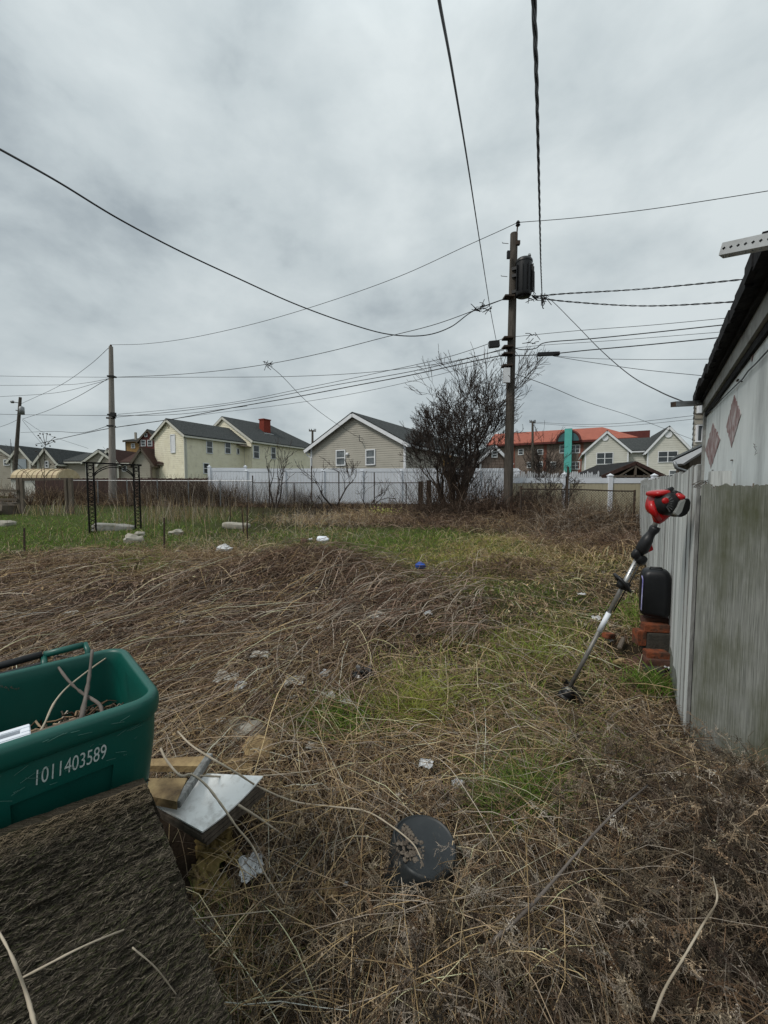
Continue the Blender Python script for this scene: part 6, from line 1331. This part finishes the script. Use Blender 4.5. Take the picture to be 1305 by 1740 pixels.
def keep_out(x, y):
    q = (x-BK.x)*BU.x+(y-BK.y)*BU.y; w = (x-BK.x)*BV.x+(y-BK.y)*BV.y
    inbin = (q > -.75) & (q < .03) & (w > -.06) & (w < .66)
    k = (x-FA.x)*FD.y-(y-FA.y)*FD.x; infence = (k > -.03) & (y > 2.2)
    infence |= (y <= 2.3) & (x > 1.80+.42*(2.28-y)-.02)
    blk = (x < -.38-.25*(.9-y)) & (y < .95) & (x < -.2) & (x > -1.35) & (y > .1)
    o = inbin | infence | blk
    for cx, cy, r in KEEP: o |= (x-cx)**2+(y-cy)**2 < r*r
    return o
def cov(n, x0, x1, y0, y1):
    x, y, px, py = sample(n, x0, x1, y0, y1); k = ~keep_out(x, y); return x[k], y[k], px[k], py[k]
def colour_field(px, py, g, yl, pu, n):
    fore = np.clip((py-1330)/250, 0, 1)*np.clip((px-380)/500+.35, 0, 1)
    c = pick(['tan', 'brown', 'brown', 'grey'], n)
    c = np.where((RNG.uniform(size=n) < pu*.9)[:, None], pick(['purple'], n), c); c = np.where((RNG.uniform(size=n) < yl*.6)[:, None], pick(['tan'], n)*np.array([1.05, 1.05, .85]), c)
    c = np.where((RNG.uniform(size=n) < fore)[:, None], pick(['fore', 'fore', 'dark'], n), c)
    dirt = np.exp(-((px-1090)/55)**2-((py-1130)/50)**2)
    return np.where((RNG.uniform(size=n) < dirt*.8)[:, None], np.array([.10, .045, .03])*RNG.uniform(.6, 1.3, (n, 1)), c)
for px_, py_, r_ in ((882, 1388, .11), (700, 1215, .12), (590, 1240, .12), (1120, 1170, .15)):
    x_, y_ = img_ground(np.array([px_*1.0]), np.array([py_*1.0])); KEEP.append((float(x_[0]), float(y_[0]), r_))
TUFT = KEEP[-4:]
parts = []
x, y, px, py = cov(70000, -220, 1420, 905, 1860); n = len(x); g, yl, pu = zones(x, y); k = RNG.uniform(size=n) > np.clip(g*.75, 0, .8)-.0; x, y, px, py, g, yl, pu = [v[k] for v in (x, y, px, py, g, yl, pu)]; n = len(x)
sc = np.clip(y/2.5, .55, 2.2); ang = RNG.uniform(0, 2*PI, n); lean = (RNG.uniform(size=n) < pu*.55); ang = np.where(lean, -2.08+RNG.normal(size=n)*.4+.35*np.sin(x*1.9+1)+.3*np.sin(y*2.7), ang)
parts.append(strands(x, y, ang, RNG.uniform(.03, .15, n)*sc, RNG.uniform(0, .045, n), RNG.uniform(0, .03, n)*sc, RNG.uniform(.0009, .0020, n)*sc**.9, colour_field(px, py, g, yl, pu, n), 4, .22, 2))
# fine chaff standing every which way
x, y, px, py = cov(75000, -220, 1420, 925, 1880); n = len(x); g, yl, pu = zones(x, y); sc = np.clip(y/2.5, .6, 2.0)
d_ = nrm(RNG.normal(size=(n, 3))*np.array([1, 1, .45])+np.array([0, 0, .15])); L = (RNG.uniform(.012, .06, n)*sc)[:, None]; c = np.stack([x, y, gz(x, y)+RNG.uniform(.005, .075, n)], -1)
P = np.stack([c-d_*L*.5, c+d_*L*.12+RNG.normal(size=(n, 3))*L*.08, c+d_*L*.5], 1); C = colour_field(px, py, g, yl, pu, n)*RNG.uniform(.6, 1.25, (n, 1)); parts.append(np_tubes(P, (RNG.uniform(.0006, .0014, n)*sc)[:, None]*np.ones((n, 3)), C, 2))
# leaf crumbs and bark flakes between the stems
x, y, px, py = cov(26000, -200, 1400, 930, 1860); n = len(x); s_ = RNG.uniform(.004, .014, n)[:, None]*np.clip(y/2.5, .6, 2)[:, None]; u = nrm(RNG.normal(size=(n, 3))*np.array([1, 1, .35])); v = nrm(np.cross(u, RNG.normal(size=(n, 3))*.5+np.array([0, 0, 1.0]))); c = np.stack([x, y, gz(x, y)+RNG.uniform(.0, .05, n)], -1)
parts.append((np.stack([c-u*s_*1.4, c+v*s_*.7, c+u*s_*1.2, c-v*s_*.8], 1).reshape(-1, 3), np.arange(n*4).reshape(-1, 4), np.repeat(pick(['brown', 'dark', 'fore', 'tan'], n, .3), 4, axis=0)))
stuff('dry_straw', 'short dry straw and broken stems matted over the lot', 'straw', parts)
# long stems flattened by wind, combed towards the near left
parts = []
x, y, px, py = cov(1500, -260, 640, 960, 1240); n = len(x)
sc = np.clip(y/3, .7, 1.8)
parts.append(strands(x, y, -2.08+RNG.normal(size=n)*.26+(px-300)/1800+.3*np.sin(x*1.9+1)+.25*np.sin(y*2.7), RNG.uniform(.35, 1.2, n), RNG.uniform(.02, .16, n), RNG.uniform(.0, .09, n), RNG.uniform(.0012, .0036, n)*sc**.7, pick(['purple', 'grey', 'grey', 'brown', 'tan'], n, .3), 7, .08, 3, .008))
x, y, px, py = cov(1700, 250, 1150, 985, 1330); n = len(x)
parts.append(strands(x, y, RNG.uniform(0, 2*PI, n), RNG.uniform(.25, .8, n), RNG.uniform(.02, .09, n), RNG.uniform(.0, .06, n), RNG.uniform(.0014, .0026, n), pick(['tan', 'brown', 'grey'], n, .3), 6, .03, 3, .008))
x, y, px, py = cov(1000, 330, 1000, 1240, 1800); n = len(x)
parts.append(strands(x, y, RNG.uniform(0, 2*PI, n), RNG.uniform(.2, .7, n), RNG.uniform(.02, .12, n), RNG.uniform(.0, .08, n), RNG.uniform(.0008, .0019, n), pick(['tan', 'tan', 'grey', 'brown'], n, .3), 7, .03, 3, .006))
x, y, px, py = cov(500, 560, 820, 960, 1100); n = len(x)
parts.append(strands(x, y, -2.3+RNG.normal(size=n)*.35, RNG.uniform(.4, .9, n), RNG.uniform(.05, .2, n), RNG.uniform(.0, .12, n), RNG.uniform(.003, .005, n), pick(['grey', 'purple'], n), 6, .08, 3, .01))
x, y, px, py = cov(1700, -260, 700, 950, 1240); n = len(x)
parts.append(strands(x, y, -2.08+RNG.normal(size=n)*.9, RNG.uniform(.15, .6, n), RNG.uniform(.02, .2, n), RNG.uniform(.0, .08, n), RNG.uniform(.001, .0028, n), pick(['purple', 'brown', 'dark', 'tan'], n, .3), 6, .16, 3, .012))
for cx, cy, sx, sy, nn in ((-3.6, 5.6, 1.6, .8, 900), (-1.6, 4.2, 1.2, .7, 900), (-2.6, 3.4, .9, .5, 500), (-.4, 5.2, .7, .6, 500), (-5.5, 6.6, 1.2, .7, 600)):
    parts.append(arcs(nn, cx, cy, sx, sy, (.15, .5), (.1, .9), (.4, 1.1), (.0012, .0026), ['purple', 'brown', 'dark', 'grey'], wob=.25))
stuff('dead_stems', 'long dead weed stems combed flat across the middle of the lot', 'weeds', parts)
# loose heaps
stuff('brush_heap', 'dark heap of dead fine brush in the middle of the lot beside the green grass', 'brush', [
    arcs(3200, -1.15, 6.0, .75, .35, (.2, .6), (.1, 1.2), (.4, 1.1), (.0025, .0045), ['purple', 'dark', 'brown'], wob=.3),
    arcs(1900, 2.1, 6.3, .55, .32, (.15, .5), (.1, 1.1), (.4, 1.1), (.002, .004), ['dark', 'purple', 'brown'], wob=.3),
    arcs(900, .2, 5.0, .45, .25, (.15, .45), (.1, 1.1), (.4, 1.1), (.002, .004), ['dark', 'purple'], wob=.3),
    arcs(2600, -4.6, 6.6, 1.3, .8, (.25, .7), (.2, 1.2), (.4, 1.0), (.0025, .0045), ['brown', 'tan', 'purple'], wob=.25),
    arcs(1500, -3.0, 7.4, .9, .5, (.2, .5), (.3, 1.3), (.3, .9), (.0025, .004), ['brown', 'tan'], wob=.25)])
stuff('straw_tufts', 'pale tan tufts of dry grass between the green patches', 'dry grass', [
    arcs(2600, 2.6, 7.6, 1.1, .9, (.15, .4), (.3, 1.3), (.4, 1.0), (.0018, .0035), ['tan'], wob=.25),
    arcs(1800, 1.3, 3.9, .9, .7, (.08, .25), (.2, 1.2), (.4, 1.0), (.001, .0019), ['tan', 'brown'], wob=.12),
    arcs(600, -1.4, 9.9, 1.2, .6, (.15, .45), (.5, 1.4), (.2, .8), (.0022, .0038), ['tan', 'grey'], wob=.2),
    arcs(900, -3.4, 8.5, 1.0, .5, (.15, .4), (.4, 1.4), (.3, .8), (.0022, .0036), ['tan', 'grey'], wob=.2),
    arcs(700, .55, 1.9, .5, .4, (.06, .18), (.2, 1.2), (.3, .9), (.0006, .0013), ['tan'], wob=.1)])
# green grass
def blades(x, y, h, w, C, lean=.6, K=3):
    n = len(x); a = RNG.uniform(0, 2*PI, n); l = RNG.uniform(.1, lean, n)*h; t = np.linspace(0, 1, K)[None, :]
    X = x[:, None]+np.cos(a)[:, None]*l[:, None]*t**1.8; Y = y[:, None]+np.sin(a)[:, None]*l[:, None]*t**1.8; Z = gz(x, y)[:, None]-.01+h[:, None]*t*(1-.25*t*np.minimum(1, lean))
    return np_tubes(np.stack([X, Y, Z], -1), w[:, None]*(1-.85*t**1.5), C, 2)
def gcol(n, yl): 
    p = np.array([(.12, .215, .028), (.09, .165, .022), (.17, .25, .04), (.065, .11, .02)]); c = p[RNG.integers(0, 4, n)]*(1+.2*RNG.normal(size=(n, 1))); ye = np.array([.34, .33, .075])*(1+.2*RNG.normal(size=(n, 1))); dry = pick(['tan'], n)
    f = np.clip(yl*.75, 0, .85)[:, None]; c = c*(1-f)+ye*f; return np.clip(np.where((RNG.uniform(size=n) < .16)[:, None], dry, c), .01, .6)
parts = []
x, y, px, py = cov(330000, -240, 1300, 856, 1420); g, yl, pu = zones(x, y); g = g*(.72+.55*np.sin(x*2.3+y*1.1)*np.sin(y*2.7-x*.8)); k = RNG.uniform(size=len(x)) < np.clip(g*1.35-.12, 0, 1)*.85; x, y, yl = x[k], y[k], yl[k]; n = len(x)
parts.append(blades(x, y, RNG.uniform(.04, .11, n)*np.clip(y/6, .6, 1.3), RNG.uniform(.0017, .003, n)*np.clip(y/4, .8, 2.6), gcol(n, yl), 1.3))
stuff('green_grass', 'patchy green grass growing between the dead weeds', 'grass', parts, 'grass')
KEEP = [k for k in KEEP if k not in TUFT]
parts = []
for cx, cy, sx, sy, nn, yy in ((882, 1385, 36, 24, 1500, .0), (700, 1212, 40, 22, 1500, .9), (590, 1235, 48, 24, 600, .1), (1085, 1050, 30, 16, 700, .1), (242, 968, 36, 9, 900, .3), (1120, 1168, 34, 12, 700, .0), (900, 1100, 70, 26, 1200, .5), (840, 1180, 90, 36, 500, .4), (540, 1240, 30, 15, 400, 0), (960, 1290, 80, 40, 600, .3), (700, 1155, 60, 25, 400, .5), (1000, 1330, 60, 30, 400, .2), (350, 1660, 60, 60, 500, .2)):
    x, y = img_ground(RNG.normal(cx, sx, nn), RNG.normal(cy, sy, nn)); k = ~keep_out(x, y); x, y = x[k], y[k]; n = len(x)
    parts.append(blades(x, y, RNG.uniform(.07, .20, n), RNG.uniform(.0013, .0026, n)*np.clip(y/2, .7, 2), gcol(n, np.full(n, yy)), 1.6, 4))
stuff('grass_tufts', 'longer tufts of fresh grass poking up through the straw', 'grass', parts, 'grass')
# feathery dead weeds heaped in the near right corner
def seed_weeds(n, x0, x1, y0, y1, L, name, label, el=(.5, 1.35), nb=26):
    x, y, px, py = cov(n, x0, x1, y0, y1); n = len(x); K = 7; t = np.linspace(0, 1, K)[None, :]
    a = RNG.uniform(0, 2*PI, n); a = np.where(RNG.uniform(size=n) < .6, -1.6+RNG.normal(size=n)*.7, a); e = RNG.uniform(*el, n); Ls = RNG.uniform(*L, n); D = RNG.uniform(.4, 1.0, n)[:, None]
    hor = Ls[:, None]*np.cos(e)[:, None]*t; aa = a[:, None]+np.cumsum(RNG.normal(size=(n, K))*.08, 1)
    P = np.stack([x[:, None]+hor*np.cos(aa), y[:, None]+hor*np.sin(aa), np.zeros((n, K))], -1); P[:, :, 2] = gz(x, y)[:, None]*.4+.6*gz(P[:, :, 0], P[:, :, 1])+.02+Ls[:, None]*(np.sin(e)[:, None]*t-D*t*t*.75)
    P[:, :, 2] = np.maximum(P[:, :, 2], gz(P[:, :, 0], P[:, :, 1])+.004)
    C = pick(['fore', 'brown', 'fore', 'dark', 'grey'], n)*.72; parts = [np_tubes(P, RNG.uniform(.0009, .0018, n)[:, None]*(1-.6*t)*np.ones((n, K)), C, 3)]
    T = nrm(np.gradient(P, axis=1))
    tb = RNG.uniform(.25, 1, (n, nb)); i = np.minimum((tb*(K-1)).astype(int), K-2); f = tb*(K-1)-i; r_ = np.arange(n)[:, None]
    B0 = P[r_, i]*(1-f[..., None])+P[r_, i+1]*f[..., None]; Td = T[r_, i]; dv = nrm(Td*.75+RNG.normal(size=(n, nb, 3))*.55+np.array([0, 0, -.12])); bl_ = RNG.uniform(.012, .05, (n, nb))*(1.25-tb*.6)
    B0 = B0.reshape(-1, 3); dv = dv.reshape(-1, 3); bl_ = bl_.reshape(-1); m = len(B0); Q = np.stack([B0, B0+dv*bl_[:, None]*.5+RNG.normal(size=(m, 3))*.003, B0+dv*bl_[:, None]+np.array([0, 0, -.1])*bl_[:, None]], 1)
    cb = np.repeat(C, nb, axis=0)*(.85+.4*RNG.uniform(size=(m, 1))); parts.append(np_tubes(Q, np.full((m, 3), .0007), cb, 2))
    # seed husks: tiny diamonds along each branchlet
    ns = 3; f = RNG.uniform(.3, 1.05, (m, ns)); c = B0[:, None]+dv[:, None]*(bl_[:, None]*f)[..., None]+RNG.normal(size=(m, ns, 3))*.002; c = c.reshape(-1, 3); k = len(c)
    u = nrm(RNG.normal(size=(k, 3))); v = nrm(np.cross(u, RNG.normal(size=(k, 3)))); s = RNG.uniform(.0013, .0032, k)[:, None]
    V = np.stack([c-u*s*1.3, c+v*s*.7, c+u*s*1.3, c-v*s*.7], 1).reshape(-1, 3); F = np.arange(k*4).reshape(-1, 4); cs = np.repeat(cb, ns, axis=0)*RNG.choice([.8, 1.1, 1.6], (k, 1), p=[.4, .45, .15]); parts.append((V, F, np.repeat(np.clip(cs, .01, .5), 4, axis=0)))
    stuff(name, label, 'weeds', parts)
seed_weeds(900, 620, 1480, 1370, 1850, (.22, .55), 'feathery_weeds', 'dark feathery dead weeds with tiny seed husks filling the near right corner')
seed_weeds(420, 950, 1400, 1230, 1420, (.2, .5), 'feathery_weeds', 'brown feathery dead weeds banked along the foot of the near fence panel')
seed_weeds(330, 330, 800, 1430, 1850, (.15, .4), 'feathery_weeds', 'sparse feathery dead weeds in front of the black bucket', nb=18)
parts = [arcs(900, 1.15, 1.25, .5, .4, (.25, .6), (.1, 1.1), (.3, .8), (.0008, .0018), ['fore', 'dark', 'grey'], wob=.07), arcs(500, 1.55, 2.05, .35, .25, (.2, .55), (.1, 1.1), (.3, .8), (.001, .002), ['brown', 'tan', 'fore'], wob=.07), arcs(400, .3, 1.15, .45, .3, (.15, .45), (.1, 1.1), (.3, .8), (.0006, .0013), ['tan', 'fore', 'grey'], wob=.07), arcs(260, -.25, 1.0, .14, .2, (.2, .5), (.3, 1.2), (.3, .8), (.0006, .0013), ['tan', 'grey'], wob=.07), arcs(350, 1.2, 2.6, .4, .3, (.2, .5), (.1, .9), (.3, 1.0), (.0012, .0022), ['tan', 'brown'], wob=.08)]
for cx, cy, sx, sy, nn, nm in ((.5, 1.35, .7, .35, 260, ['tan', 'grey', 'brown']), (1.3, 1.5, .5, .45, 240, ['fore', 'grey', 'brown']), (0, 1.15, .35, .25, 150, ['tan', 'fore']), (.2, 2.2, .7, .4, 200, ['tan', 'brown'])):
    parts.append(arcs(nn, cx, cy, sx, sy, (.35, .85), (.05, .6), (.15, .6), (.0011, .0026), nm, K=8, wob=.03))
stuff('tangled_stems', 'tangled thin dead stems arching over the near weeds', 'weeds', parts)
